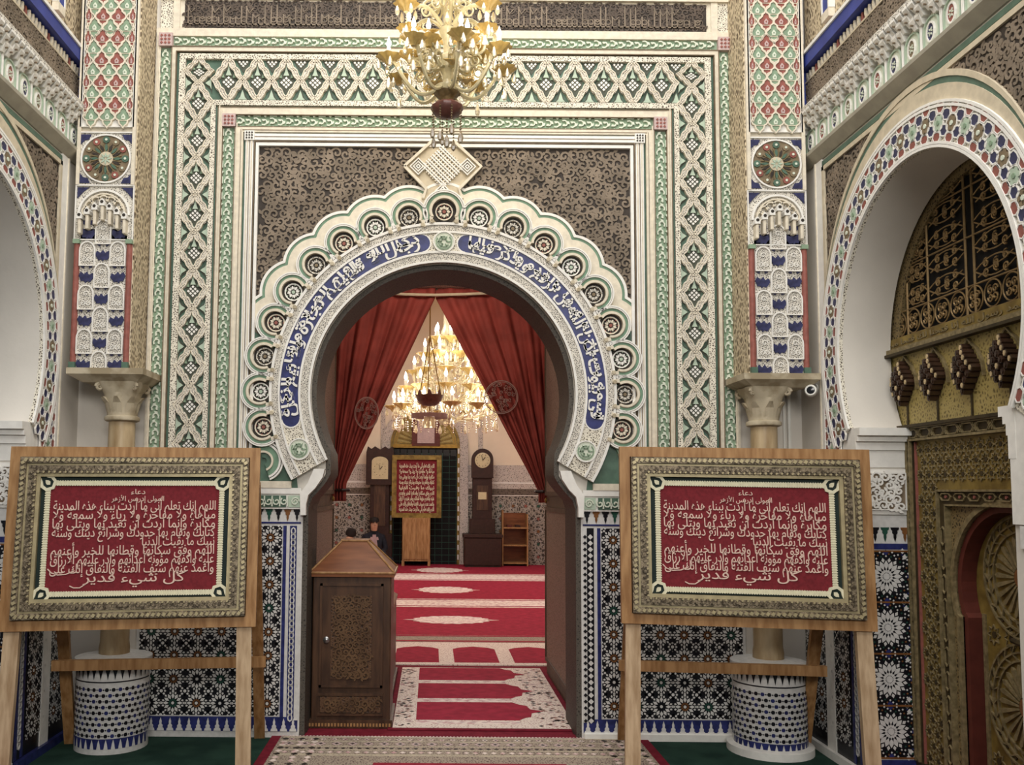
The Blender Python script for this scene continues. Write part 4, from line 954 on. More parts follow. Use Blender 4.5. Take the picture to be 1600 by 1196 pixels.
def easel(loc,yaw,tilt,W,H,zb,roll,lab,lab2,sgn):
    E=thing('display_easel',lab,'easel',(loc[0],loc[1],0),R(yaw))
    c,si=cos(tilt),sin(tilt)
    fl=lambda x,v,w_=0:(x,v*si-w_*c,zb+v*c+w_*si+x*roll)    # board plane: x across, v up, w towards viewer
    Fp=Matrix(((1,0,0,0),(0,si,-c,0),(roll,c,si,zb),(0,0,0,1)))
    b=.052
    for (P,nm) in (([(-W/2,0),(W/2,0),(W/2-b,b),(-W/2+b,b)],'rail'),([(-W/2,H),(W/2,H),(W/2-b,H-b),(-W/2+b,H-b)],'rail'),([(-W/2,0),(-W/2+b,b),(-W/2+b,H-b),(-W/2,H)],'stile'),([(W/2,0),(W/2-b,b),(W/2-b,H-b),(W/2,H)],'stile')):
        m=MB(Fp); m.prism(P,-.035,.02,'oak',back=True); m.build('frame_'+nm,E)
    m=MB(Fp); m.prism(rect(-W/2+.03,W/2-.03,.03,H-.03),-.03,-.02,'oak',back=True); m.build('back_board',E)
    for s in (-1,1):
        x=s*(W/2-.06); m=MB(); y0=.01
        strap(m,(x,.02,zb+.06),(x+s*.015,-.035,0),.075,.04,'oak_pale'); m.build('front_leg',E)
        fx={(1,-1):-.44,(1,1):.62,(-1,-1):-.55,(-1,1):.47}[(sgn,s)]
        m=MB(); strap(m,(fx*.96,si*H*.8+.04,zb+H*.8),(fx,.72,0),.06,.035,'oak'); m.build('rear_leg',E)
    m=MB(); m.box(*((-.47,.66) if sgn>0 else (-.60,.50)),.375,.41,.47,.525,'oak'); m.build('rear_crossbar',E)
    # framed embroidery
    Q=thing('framed_embroidery',lab2,'framed text',(loc[0],loc[1],zb),R(yaw)); Fq=Tr(0,0,-zb)@Fp
    x1,x0,v0,v1=W/2-.056,-W/2+.056,.056,H-.056
    def fr(d0,d1,w0,w1,k,nm):
        for P in ([(x0+d0,v0+d0),(x1-d0,v0+d0),(x1-d1,v0+d1),(x0+d1,v0+d1)],[(x0+d0,v1-d0),(x1-d0,v1-d0),(x1-d1,v1-d1),(x0+d1,v1-d1)],[(x0+d0,v0+d0),(x0+d1,v0+d1),(x0+d1,v1-d1),(x0+d0,v1-d0)],[(x1-d0,v0+d0),(x1-d1,v0+d1),(x1-d1,v1-d1),(x1-d0,v1-d0)]):
            m=MB(Fq); m.prism(P,-.018,0,k); n=len(P)
            m=MB(Fq); m.prism(P,w0,w1,k); m.build(nm,Q)
    fr(0,.03,-.018,.045,'giltframe','gilt_frame_outer'); fr(.03,.042,-.018,.03,'giltpale','gilt_fillet'); fr(.042,.080,-.018,.038,'giltframe','gilt_frame_inner'); fr(.080,.098,-.018,.026,'giltpale','gilt_slip')
    m=MB(Fq)
    for d,rr,wz,kk in ((.015,.011,.045,'giltpale'),(.062,.009,.038,'giltframe'),(.076,.006,.036,'giltpale')):
        L=x1-x0-2*d; n=int(L/.026)
        for i in range(n):
            for v in (v0+d,v1-d): m.prism([(x0+d+(i+.5)*L/n+rr*a,v+rr*b_) for a,b_ in ((-1,-.4),(.2,-1),(1,.4),(-.2,1))],wz,wz+.008,kk)
        L=v1-v0-2*d; n=int(L/.026)
        for i in range(n):
            for x in (x0+d,x1-d): m.prism([(x+rr*b_,v0+d+(i+.5)*L/n+rr*a) for a,b_ in ((-1,-.4),(.2,-1),(1,.4),(-.2,1))],wz,wz+.008,kk)
    m.build('gilt_beading',Q,kind='stuff')
    X0,X1,V0,V1=x0+.10,x1-.10,v0+.10,v1-.10
    m=MB(Fq); m.prism(rect(X0,X1,V0,V1),-.018,.004,'feltgreen'); m.build('green_mount',Q)
    a0,a1,b0,b1=X0+.035,X1-.035,V0+.022,V1-.03
    m=MB(Fq); m.prism(rect(a0,a1,b0,b1),.004,.007,'velvet'); VE=m.build('red_velvet',Q)
    for P in (rect(a0+.03,a1-.03,b0-.011,b0+.011),rect(a0+.03,a1-.03,b1-.011,b1+.011),rect(a0-.011,a0+.011,b0+.03,b1-.03),rect(a1-.011,a1+.011,b0+.03,b1-.03)):
        m=MB(Fq); m.prism(P,.007,.013,'thread')
        hz=P[1][0]-P[0][0]>P[2][1]-P[1][1]; L=(P[1][0]-P[0][0]) if hz else (P[2][1]-P[1][1]); n=int(L/.012)
        for i in range(n):
            if hz: m.box(P[0][0]+i*L/n,P[0][0]+i*L/n+.006,P[0][1]-.003,P[2][1]+.003,.013,.016,'thread')
            else: m.box(P[0][0]-.003,P[1][0]+.003,P[0][1]+i*L/n,P[0][1]+i*L/n+.006,.013,.016,'thread')
        m.build('braid_border',VE)
    for (cx,cy,an) in ((a0,b0,225),(a1,b0,315),(a1,b1,45),(a0,b1,135)):
        m=MB(Fq@Tr(cx,cy)@Rz(R(an))); P=[(.075,0),(.03,.022),(.01,.034),(-.018,.03),(-.034,0),(-.018,-.03),(.01,-.034),(.03,-.022)]
        m.ribbon(P,.016,.007,.017,'thread',closed=True); m.prism(leaf(.034,.012,3),.007,.015,'thread',Tr(-.012,0)); m.prism(P,.007,.009,'feltgreen'); m.build('corner_ornament',VE)
    N=len(LINES); top=b1-.05; hgt=(top-(b0+.05))
    ys=[top-.012,top-.052]+[top-.102-i*.0605 for i in range(4)]
    step=(hgt-.06)/9.3
    for i,l in enumerate(LINES):
        vs,fs,(u0,u1,y0,y1)=textgeo(l,.004,.05)
        if i==0: v=top-.006; sx=.07; sy=.036; right=None
        elif i==1: v=top-.042; sx=.26; sy=.036; right=None
        else:
            v=top-.042-(i-1)*step*1.06; sy=.066; full=a1-a0-.06; right=a1-.03
            sx={6:.45*full,10:.62*full}.get(i,full)
        cx=(a0+a1)/2+.01
        m=MB(Fq)
        m.add([((right-sx+(x-u0)/(u1-u0)*sx if right and i!=10 else cx-sx/2+(x-u0)/(u1-u0)*sx),v+y*sy,.009+z*.04) for x,y,z in vs],fs,'threadpink'); m.build('embroidered_line',VE)
    m=MB(Fq); m.ribbon([(a0+.02,b0+.125),(a0+.04,b0+.105),(a0+.07,b0+.095),(a0+.11,b0+.098),(a0+.15,b0+.115)],.005,.007,.011,'threadpink'); m.ribbon([(a0+.13,b0+.04),(a0+.15,b0+.03),(a0+.18,b0+.03),(a0+.21,b0+.05)],.005,.007,.011,'threadpink'); m.build('embroidered_flourish',VE)
easel((-1.575,-.811),7.8,R(5.0),1.245,.921,.744,.008,'wooden display easel standing before the arch to the pale court','red embroidered Arabic prayer in gilt frame on the easel beside the carved wooden cabinet',1)
easel((1.532,-.807),-6.2,R(3.0),1.245,.905,.777,-.010,'wooden display easel standing near the golden door','red embroidered Arabic prayer in gilt frame on the easel near the golden door',-1)
# ------------------------------------------------------------ doorway: frame, leaves, curtains
for s in (-1,1):
    m=MB(); x0,x1=sorted((s*.815,s*.89)); m.box(x0,x1,.425,.52,0,3.25,'redpaint'); struct(m.build('trim_1' if s<0 else 'trim_2'))
    D=thing('door_leaf','tall brown carved door leaf folded open beside the wooden cabinet' if s<0 else 'tall brown carved door leaf folded open on the side without a cabinet','door',(s*.885,.52,0))
    m=MB(); x0,x1=sorted((-s*.02,s*.03)); m.box(x0,x1,0,1.36,.01,3.2,'doorwood'); m.build('leaf_board',D)
    xi=-s*.02
    for (y0,y1,z0,z1) in ((.07,1.29,.15,1.3),(.07,1.29,1.45,2.9)):
        m=MB(); a,b=sorted((xi,xi-s*.012)); m.box(a,b,y0,y1,z0,z1,'doorcarve'); m.build('carved_panel',D)
        for (p,q,r,t) in ((y0-.03,y0,z0-.03,z1+.03),(y1,y1+.03,z0-.03,z1+.03),(y0,y1,z0-.03,z0),(y0,y1,z1,z1+.03)):
            m=MB(); a,b=sorted((xi,xi-s*.02)); m.box(a,b,p,q,r,t,'doorwood'); m.build('panel_moulding',D)
    m=MB(); a,b=sorted((xi,xi-s*.03)); m.lathe([(.0,0),(.022,.004),(.022,.012),(.01,.02)],'brass',12,T=Tr(xi-s*.01,1.25,1.38)@Matrix.Rotation(-s*PI/2,4,'Y')); m.build('door_boss',D)
# masonry around the passage
m=MB(); m.box(-3.4,-.93,.42,2.4,0,5.6,'farplaster'); struct(m.build('wall_passage_left')); m=MB(); m.box(.93,3.4,.42,2.4,0,5.6,'farplaster'); struct(m.build('wall_passage_right'))
m=MB(); m.box(-.93,.93,.42,2.4,3.28,5.6,'farplaster'); struct(m.build('ceiling_passage'))
m=MB(); m.box(-.92,.92,1.86,2.1,3.135,3.28,'lace'); struct(m.build('trim_3'))
def curtain(s):
    X0=s*.90; n=90; rows=60; ztop=3.13; zb=1.36; vs=[];fs=[]
    apex=-.047
    C=thing('curtain','red curtain tied back on the side of the clock without a base chest' if s<0 else 'red curtain tied back on the side of the dark chest','curtain',(s*.84,1.97,0))
    def edge(z):   # free edge of the curtain
        if z>=3.055: return apex
        zt=1.50 if s<0 else 1.42; q=max(0,min(1,(3.055-z)/(3.055-zt))); e=(-.77 if s<0 else .83)
        bow=.0
        return apex+(e-apex)*q+bow*(.6)
    for j in range(rows+1):
        z=ztop+(zb-ztop)*j/rows
        for i in range(n+1):
            u=i/n; e=edge(max(z,1.45)); x=X0+(e-X0)*u
            if z<1.45: x=X0+(edge(1.45)-X0)*u*1.0
            k=.5+.5*min(1,(3.2-z)/1.2); dens=30*abs(1)/1
            y=.028*k*sin(u*dens+1.6*sin(z*1.3)+(.6*z if s<0 else -.4*z))+.012*k*sin(u*67+z)+.01*sin(z*9+u*3)
            vs.append((x-s*.84,y,z))
    for j in range(rows):
        for i in range(n):
            a=j*(n+1)+i; f=[a,a+1,a+n+2,a+n+1]; fs.append(f if s<0 else f[::-1])
    m=MB(); m.add(vs,fs,'curtain'); o=m.build('drape',C,smooth=2)
    md=o.modifiers.new('s','SOLIDIFY'); md.thickness=.006
    m=MB(); m.tube([(x,y,1.45+.0*x) for x,y in ((-.05,-.04),(.0,-.06),(.05,-.04),(.05,.04),(0,.06),(-.05,.04))],.014,'leather',6,closed=True); m.build('tie_band',C,Tr(-s*.0+(.05 if s<0 else -.0),0,0))
    # embroidered medallion
    cx,cz,r=((-.60,2.08,.13) if s<0 else (.50,2.22,.135)); m=MB(frame((1,0,0),(0,0,1),(0,-1,0),(cx-s*.84,-.052,cz)))
    ex=.75 if s<0 else 1
    m.T=m.T@Sc(ex,1)@(Rz(-.2) if s<0 else Rz(0))
    m.ribbon(arc((0,0),r,0,2*PI,32)[:-1],.008,0,.004,'embroid',closed=True); m.ribbon(arc((0,0),r*.92,0,2*PI,32)[:-1],.004,0,.004,'embroid',closed=True)
    random.seed(9)
    for i in range(34):
        a=random.uniform(0,2*PI); q=r*.86*math.sqrt(random.random()); m.ribbon(spiral(q*cos(a),q*sin(a),.018,1.1,a*3,random.choice((-1,1)),8),.0045,0,.004,'embroid')
    m.build('embroidered_medallion',C)
curtain(-1); curtain(1)
m=MB(); m.tube([(-.46,1.90,3.075),(-.3,1.895,3.062),(-.05,1.89,3.058),(.2,1.89,3.066),(.5,1.90,3.085)],.012,'rope',8); m.tube([(-.92,1.92,3.10),(-.46,1.90,3.075)],.006,'rope',6); m.tube([(.92,1.92,3.10),(.5,1.90,3.085)],.006,'rope',6); tag(m.build('rope'),'pale cord stretched across the head of the red curtains','cord')
m=MB(); m.tube([(-.93,1.985,3.125),(.93,1.985,3.125)],.014,'walnut',8); tag(m.build('curtain_rod'),'dark rod carrying the red curtains across the doorway','rod')
# ------------------------------------------------------------ carved cabinet in the doorway
C=thing('carved_cabinet','dark wooden cabinet with carved door and sloping hipped lid in the doorway','cabinet',(-.55,.22,0))
w2=.242; dp=.42
m=MB(); m.bbox(-w2,w2,0,dp,.03,.92,'walnut',.006); m.build('body',C)
m=MB(); m.box(-w2-.015,w2+.015,-.015,dp+.01,0,.05,'walnut'); 
for i in range(26): m.box(-w2-.01+i*.0195,-w2+.002+i*.0195,-.022,-.015,.012,.03,'oak')
m.build('plinth',C)
m=MB(); a=.02; m.loft([[(-w2-a,-a,.915),(w2+a,-a,.915),(w2+a,dp+a,.915),(-w2-a,dp+a,.915)],[(-w2-a,-a,.94),(w2+a,-a,.94),(w2+a,dp+a,.94),(-w2-a,dp+a,.94)],[(-.085,.14,1.12),(.085,.14,1.12),(.085,.29,1.12),(-.085,.29,1.12)],[(-.085,.14,1.135),(.085,.14,1.135),(.085,.29,1.135),(-.085,.29,1.135)]],'walnut_roof'); lid=m.build('hipped_lid',C)
m=MB()
for sx in (-1,1):
    for sy in (0,1): m.tube([(sx*(w2+a),-a if sy==0 else dp+a,.943),(sx*.085,.14 if sy==0 else .29,1.123)],.007,'oak',6)
m.tube([(-w2-a,-a,.94),(w2+a,-a,.94),(w2+a,dp+a,.94),(-w2-a,dp+a,.94)],.008,'oak',6,closed=True); m.tube([(-.085,.14,1.13),(.085,.14,1.13),(.085,.29,1.13),(-.085,.29,1.13)],.007,'oak',6,closed=True); m.build('edge_beading',lid)
FC=FB
def cpanel(x0,x1,z0,z1,nm,par,w_=.0,sd=1):
    m=MB(FC); m.prism(rect(x0,x1,z0,z1),w_,w_+.008,'walnut_carve'); random.seed(sd)
    zc=z0+.02
    scrolls(m,lambda x,y:abs(x-(x0+x1)/2)<(x1-x0)/2-.015 and z0+.015<y<z1-.015,x0+.015,x1-.01,z0+.02,z1-.01,.024,w_+.008,'walnut_light',sd,.24,.010)
    return m.build(nm,par)
m=MB(FC); m.prism(rect(-.195,.195,.245,.875),0,.014,'walnut'); dd=m.build('door',C)
m=MB(FC)
for P in (rect(-.195,.195,.86,.875),rect(-.195,.195,.245,.26),rect(-.195,-.18,.245,.875),rect(.18,.195,.245,.875),rect(-.125,.125,.295,.305)): m.prism(P,.014,.022,'walnut')
m.build('door_moulding',dd)
cpanel(-.125,.125,.305,.80,'carved_panel',dd,.012,2)
m=MB(FC@Tr(-.15,.535,.014)); m.lathe([(.008,0),(.008,.015),(.018,.02),(.02,.03),(.012,.036),(0,.038)],'metal',16); m.build('knob',dd,smooth=1)
m=MB(FC); m.prism(rect(-.20,.20,.085,.205),0,.008,'walnut'); 
for P in (rect(-.20,.20,.195,.21),rect(-.20,.20,.075,.09)): m.prism(P,0,.02,'walnut')
dw=m.build('base_panel',C); cpanel(-.185,.185,.095,.19,'carved_panel',dw,.008,8)
m=MB(); m.bbox(-.22,.22,0,.95,.02,.60,'walnut',.006); B2=thing('low_cabinet','low dark wooden cabinet with sloping top behind the carved cabinet','cabinet',(-.56,.95,0)); m.build('body',B2)
m=MB(); m.loft([[(-.23,-.01,.6),(.23,-.01,.6),(.23,.96,.6),(-.23,.96,.6)],[(-.23,-.01,.62),(.23,-.01,.62),(.23,.96,.62),(-.23,.96,.62)],[(-.06,.2,.74),(.06,.2,.74),(.06,.75,.74),(-.06,.75,.74)]],'walnut_roof'); m.build('sloping_top',B2)
m=MB(); m.box(-.235,.235,-.012,.962,0,.04,'walnut'); m.build('plinth',B2)
# ------------------------------------------------------------ rugs
def flat(m,x0,x1,y0,y1,z0,z1,k): m.box(x0,x1,y0,y1,z0,z1,k)
Rg=thing('entrance_rug','ornate beige rug with red edge on the green floor before the doorway','rug',(.11,-.7,0))
T=Tr(-.11,.7,0)
m=MB(T); m.bbox(-.99,1.215,-1.9,.075,0,.010,'carpetdark',.004); m.build('red_edge',Rg)
m=MB(T); m.box(-.93,1.155,-1.85,-.02,.010,.013,'carpetorn'); m.build('ornamented_border',Rg)
m=MB(T)
for i in range(104): x=-.93+i*.02; m.prism([(x,-.026),(x+.02,-.026),(x+.01,-.008)],.0125,.0142,'carpetlight')
for (y,k,st,e) in ((-.085,'carpetlight',.062,.017),(-.085,'browndeep',.062,.008),(-.175,'pink',.09,.03),(-.175,'browndeep',.09,.014),(-.265,'browndeep',.045,.012),(-.34,'carpetlight',.05,.016)):
    x=-.86
    while x<1.1: m.prism([(x-e,y),(x,y-e*1.2),(x+e,y),(x,y+e*1.2)],.013,.0142 if k!='browndeep' else .0148,k); x+=st
for y in (-.045,-.125,-.225,-.295,-.38,-.40): m.box(-.91,1.13,y-.004,y+.004,.013,.0143,'beige')
for x0 in (-.895,-.80,-.72,1.12,1.025,.945):
    y=-.08
    while y>-1.8: m.prism([(x0-.02,y),(x0,y-.025),(x0+.02,y),(x0,y+.025)],.013,.0143,('carpetlight','browndeep')[int(-y*20)%2]); y-=.06
m.build('border_motifs',Rg,kind='stuff')
m=MB(T); m.box(-.36,.66,-1.6,-.53,.013,.0146,'carpetred'); m.build('red_field',Rg)
Pr=thing('prayer_runner','red prayer runner with cream arch stripes lying in the doorway','rug',(.28,1.15,0)); T=Tr(-.28,-1.15,0)
m=MB(T); m.bbox(-.32,.88,.17,2.16,.0,.008,'carpetdark',.003); m.build('red_edge',Pr)
m=MB(T); m.box(-.29,.83,.20,2.06,.008,.011,'carpetcream'); m.build('cream_ground',Pr)
ysr=[.32+.595*i for i in range(4)]
for i in range(3):
    y0,y1=ysr[i]+.06,(ysr[i+1]-.06 if i<2 else 2.04); yc=(y0+y1)/2
    m=MB(T); m.prism([(-.15,y0),(.50,y0),(.54,y0+.06),(.585,y0+.09),(.60,yc-.05),(.68,yc),(.60,yc+.05),(.585,y1-.09),(.54,y1-.06),(.50,y1),(-.15,y1)],.011,.0128,'carpetred'); m.build('red_niche',Pr)
for i in range(3):
    y=ysr[i]; m=MB(T); m.box(-.15,.50,y-.035,y+.035,.011,.0132,'carpetlight'); m.disc(.05,.011,.0134,'carpetlight',12,(-.10,y),ey=.9)
    for k in range(8): m.prism([(-.02+k*.07,y),(.0+k*.07,y-.012),(.02+k*.07,y),(k*.07,y+.012)],.0132,.0142,'pink')
    m.build('column_stripe',Pr)
m=MB(T); random.seed(12)
for i in range(420):
    x=random.choice((random.uniform(-.28,-.18),random.uniform(.62,.81),random.uniform(.62,.81))); y=random.uniform(.23,2.03); e=random.uniform(.008,.02)
    m.prism([(x-e,y),(x,y-e),(x+e,y),(x,y+e)],.011,.0122,random.choice(('pink','browndeep','carpetlight','embroid')))
m.build('floral_motifs',Pr,kind='stuff')
Rr=thing('arcade_rug','red rug with a row of cream framed niches beyond the prayer runner','rug',(.3,2.75,0)); T=Tr(-.3,-2.75,0)
m=MB(T); m.bbox(-.9,1.5,2.2,3.3,0,.009,'carpetcream',.003); m.build('cream_ground',Rr)
for i in range(5):
    x0=-.86+i*.51-.02; m=MB(T); m.prism([(x0,2.29),(x0+.38,2.29),(x0+.38,2.93),(x0+.32,3.0),(x0+.19,3.06),(x0+.06,3.0),(x0,2.93)],.009,.011,'carpetred'); m.build('red_niche',Rr)
MC=thing('hall_carpet','wide red hall carpet with white stripes and pale oval medallions','carpet',(0,8,0)); T=Tr(0,-8,0)
m=MB(T); m.box(-3.3,3.3,3.3,12.45,-.002,.006,'carpetred'); m.build('red_field',MC)
for (y0,y1) in ((3.33,3.72),(5.9,6.75),(9.25,10.4)):
    m=MB(T); m.box(-3.3,3.3,y0,y1,.006,.008,'carpetorn' if y0<4 else 'carpetlight'); 
    for q in (.12,.88): m.box(-3.3,3.3,y0+(y1-y0)*q-.03,y0+(y1-y0)*q+.03,.008,.009,'carpetred')
    m.build('white_stripe',MC)
for (x,y,a,b) in ((.165,4.8,.43,.30),(.15,7.85,.40,.42),(.09,11.1,.42,.5)):
    m=MB(T); m.prism([(x+a*(1+.05*cos(18*t))*cos(t),y+b*(1+.05*cos(18*t))*sin(t)) for t in [2*PI*i/72 for i in range(72)]],.006,.009,'carpetlight'); m.prism([(x-a*1.25,y),(x-a,y-.03),(x-a,y+.03)],.006,.0085,'carpetlight'); m.prism([(x+a*1.25,y),(x+a,y+.03),(x+a,y-.03)],.006,.0085,'carpetlight')
    m.prism([(x+a*.4*cos(t),y+b*.4*sin(t)) for t in [2*PI*i/24 for i in range(24)]],.009,.0095,'carpetcream'); m.build('oval_medallion',MC)
# ------------------------------------------------------------ far prayer-room wall
YF=12.5; FF=frame((1,0,0),(0,0,1),(0,-1,0),(0,YF,0))
m=MB(FF); m.prism(rect(-3.4,3.4,0,5.6),-.2,0,'farplaster',back=True); FW=struct(m.build('wall_far'))
for s in (-1,1):
    m=MB(); x0,x1=sorted((s*3.3,s*3.5)); m.box(x0,x1,2.4,12.7,0,5.6,'farplaster'); struct(m.build('wall_prayer_left' if s<0 else 'wall_prayer_right'))
m=MB(); m.box(-3.5,3.5,2.4,12.7,5.6,5.8,'farplaster'); struct(m.build('ceiling'))
m=MB(FF); m.prism(rect(-3.4,3.4,0,1.37),0,.02,'fartile'); m.build('tile_dado',FW)
m=MB(FF); m.prism(rect(-3.4,3.4,1.37,1.50),0,.03,'farband'); m.prism(rect(-3.4,3.4,1.36,1.375),0,.035,'white'); m.build('dark_tile_band',FW)
m=MB(FF); m.prism(rect(-3.4,3.4,1.50,1.97),0,.02,'farlace'); m.prism(rect(-3.4,3.4,1.60,1.63),.02,.03,'white'); m.build('carved_plaster_band',FW)
nx=-.205
def fst(m,x,z,k): star(m,x,z,.09,k,8,.02)
m=MB(FF)
for i in range(26):
    for j in range(5):
        x=-3.2+i*.25; z=.16+j*.25
        if abs(x-nx)<.8: continue
        fst(m,x,z,'tilewhite'); m.disc(.03,.02,.026,('brick','tilegreen','tilebrown')[(i+j)%3],6,(x,z))
m.build('star_mosaic',FW,kind='stuff')
# niche
N=thing('arched_niche','tall arched niche with golden fan lunette and dark green tiled recess','niche',(nx,YF-.02,0)); T=FB@Tr(0,0,.0)
def npoly(hw,zt): return [(-hw,0),(-hw,zt)]+[(-hw*cos(t),zt+hw*.98*sin(t)) for t in [i*PI/24 for i in range(25)]]+[(hw,zt),(hw,0)]
m=MB(T); m.band(npoly(.69,2.36),npoly(.86,2.36),.0,.05,'farlace'); m.build('carved_surround',N)
m=MB(T); m.band(npoly(.64,2.36),npoly(.69,2.36),.0,.08,'gold')
for s in (-1,1):
    for i in range(12): m.box(s*.665-.015,s*.665+.015,.1+i*.19,.2+i*.19,.08,.085,'tilewhite')
m.build('gold_frame',N)
m=MB(T); m.prism(rect(-.65,.65,0,2.30),.0,.02,'voidblack'); gb=m.build('dark_recess',N)
m=MB(T)
for i in range(10): m.box(-.62+i*.138-.004,-.62+i*.138+.004,0,2.2,.02,.028,'tilegreen')
for j in range(18): m.box(-.64,.64,.06+j*.125-.004,.06+j*.125+.004,.02,.028,'tilegreen')
m.build('tile_grid',gb)
for i in range(9):
    m=MB(T); m.box(-.63+i*.142,-.51+i*.142,2.14,2.27,.02,.03,'black'); m.build('dark_tile',gb)
m=MB(T); P=npoly(.64,2.36)[1:-1]; m.prism(P,.0,.03,'goldbright')
for i in range(17):
    a=PI*(i+.5)/17; m.ribbon([(.2*cos(a),2.36+.2*sin(a)),(.55*cos(a),2.36+.55*sin(a))],.03,.03,.05,'gold')
for r in (.56,.60): m.ring(r,r+.02,0,PI,.03,.06,'brass',30,(0,2.36))
m.prism(rect(-.64,.64,2.30,2.37),0,.07,'brass'); m.build('fan_lunette',N)
PQ=thing('red_plaque','small framed pale plaque with red border above the niche opening','plaque',(nx+.015,YF-.10,2.34)); 
m=MB(FB); m.prism(rect(-.28,.28,0,.72),.0,.03,'redpaint',back=True); m.build('red_border',PQ); m=MB(FB); m.prism(rect(-.17,.17,.05,.66),.03,.04,'pink'); m.build('pale_sheet',PQ)
# framed prayer on a wooden stand cabinet
SD=thing('stand_cabinet','plain light wooden cabinet standing in front of the niche','cabinet',(-.36,YF-.55,.008))
m=MB(); m.bbox(-.27,.27,0,.35,.09,.92,'oak',.01); m.build('body',SD)
for s in (-1,1):
    m=MB(); x0,x1=sorted((s*.008,s*.25)); m.box(x0,x1,-.014,0,.13,.89,'oak'); m.build('cabinet_door',SD)
    for y in (.03,.32): m=MB(); m.box(s*.25-.025,s*.25+.025,y-.03,y+.03,0,.1,'oak'); m.build('foot',SD)
FP=thing('framed_prayer','gold framed red calligraphy panel resting on the light wooden cabinet','framed text',(-.36,YF-.45,.928))
m=MB(FB); 
for P in (rect(-.48,.48,0,.09),rect(-.48,.48,1.12,1.21),rect(-.48,-.39,.09,1.12),rect(.39,.48,.09,1.12)): 
    m=MB(FB); m.prism(P,-.02,.05,'gold',back=True); m.build('gilt_rail',FP)
m=MB(FB); m.prism(rect(-.40,.40,.08,1.13),-.02,.01,'velvet',back=True); VV=m.build('red_ground',FP)
for i in range(9):
    l=LINES[2+(i%8)]; vs,fs,(u0,u1,y0,y1)=textgeo(l,.03,.04); m=MB(FB); m.add([(-.34+(x-u0)/(u1-u0)*.68,.97-i*.105+y*.10,.014+z*.05) for x,y,z in vs],fs,'thread'); m.build('text_line',VV)
# clocks
def clock(x,rounded):
    K=thing('longcase_clock','tall dark longcase clock with rounded hood and pale dial' if rounded else 'tall dark longcase clock with scrolled hood and square dial','clock',(x,YF-.38,.008 if not rounded else .01))
    z0=.62 if rounded else 0
    m=MB(); m.bbox(-.25,.25,0,.25,z0,z0+.28 if rounded else .6,'leather',.01); m.build('base',K)
    m=MB(); m.bbox(-.19,.19,.03,.23,z0+.2,1.75,'leather',.01); m.build('trunk',K)
    m=MB(FB); m.prism(rect(-.11,.11,z0+.45 if rounded else .75,1.55),-.035,-.015,'walnut'); m.build('trunk_door',K)
    if rounded:
        m=MB(FB); m.prism(rect(-.08,.08,1.28,1.42),-.015,-.008,'clockface'); m.build('brass_plate',K)
        m=MB(FB); m.prism([(-.21,1.7),(.21,1.7)]+[(.21*cos(t),2.06+.21*sin(t)) for t in [i*PI/16 for i in range(17)]],-.24,.02,'leather',back=True); m.build('hood',K)
        m=MB(FB@Tr(0,2.04,.02)); m.lathe([(.15,0),(.15,.012),(.135,.015)],'clockface',28); m.build('dial',K)
        fc=(0,2.04)
    else:
        m=MB(FB); m.prism([(-.27,1.55),(.27,1.55),(.27,2.18),(.24,2.3),(.17,2.25),(.10,2.3),(0,2.24),(-.10,2.3),(-.17,2.25),(-.24,2.3),(-.27,2.18)],-.26,.03,'leather',back=True); m.build('hood',K)
        m=MB(FB); m.prism([(-.16,1.66),(.16,1.66),(.16,2.0)]+[(.16*cos(t),2.0+.10*sin(t)) for t in [i*PI/10 for i in range(11)]]+[(-.16,2.0)],.03,.04,'clockface'); m.build('dial',K)
        fc=(0,1.85)
    m=MB(FB)
    m.ribbon([fc,(fc[0]+.05,fc[1]+.06)],.012,.035,.05,'dark'); m.ribbon([fc,(fc[0]-.02,fc[1]+.10)],.008,.035,.05,'dark')
    for i in range(12): a=i*PI/6; m.disc(.008,.03,.045,'dark',5,(fc[0]+.115*cos(a),fc[1]+.115*sin(a)))
    m.build('clock_hands',K)
clock(-1.08,False); clock(.92,True)
m=MB(); Ch=thing('dark_chest','dark brown chest carrying the rounded longcase clock','chest',(.92,YF-.70,.008)); m.bbox(-.36,.36,0,.58,.04,.56,'leather',.015); m.build('body',Ch); m=MB(); m.bbox(-.38,.38,-.02,.6,.56,.62,'leather',.012); m.build('lid',Ch); m=MB(); m.box(-.34,.34,.03,.55,0,.05,'dark'); m.build('plinth',Ch)
SH=thing('bookshelf','low orange wooden shelf unit with three open tiers by the far wall','shelf',(1.56,YF-.38,.008))
for x in (-.24,.24): m=MB(); m.box(x-.012,x+.012,0,.34,0,1.08 if x<0 else 1.0,'oak'); m.build('side_panel',SH)
for z in (.04,.38,.72): m=MB(); m.box(-.23,.23,0,.34,z,z+.025,'oak'); m.build('shelf_board',SH)
m=MB(); m.box(-.24,.24,.32,.34,0,1.02,'walnut_roof'); m.build('back_panel',SH)
for i,(k,lab) in enumerate((('redpaint','small red book lying on the top tier of the low wooden shelf'),('leather','small dark brown book lying on the top tier of the low wooden shelf'))):
    m=MB(); m.bbox(-.05,.05,0,.18,0,.04,k,.003); tag(m.build('book',M=Tr(1.46+i*.16,YF-.28,.754)),lab,'book')
# wall-hung tile strip above the clock
for x in (.90,-1.05):
    m=MB(FF); m.prism(rect(x-.045,x+.045,2.25,3.2),0,.02,'farlace'); m.build('carved_plaster_strip',FW)
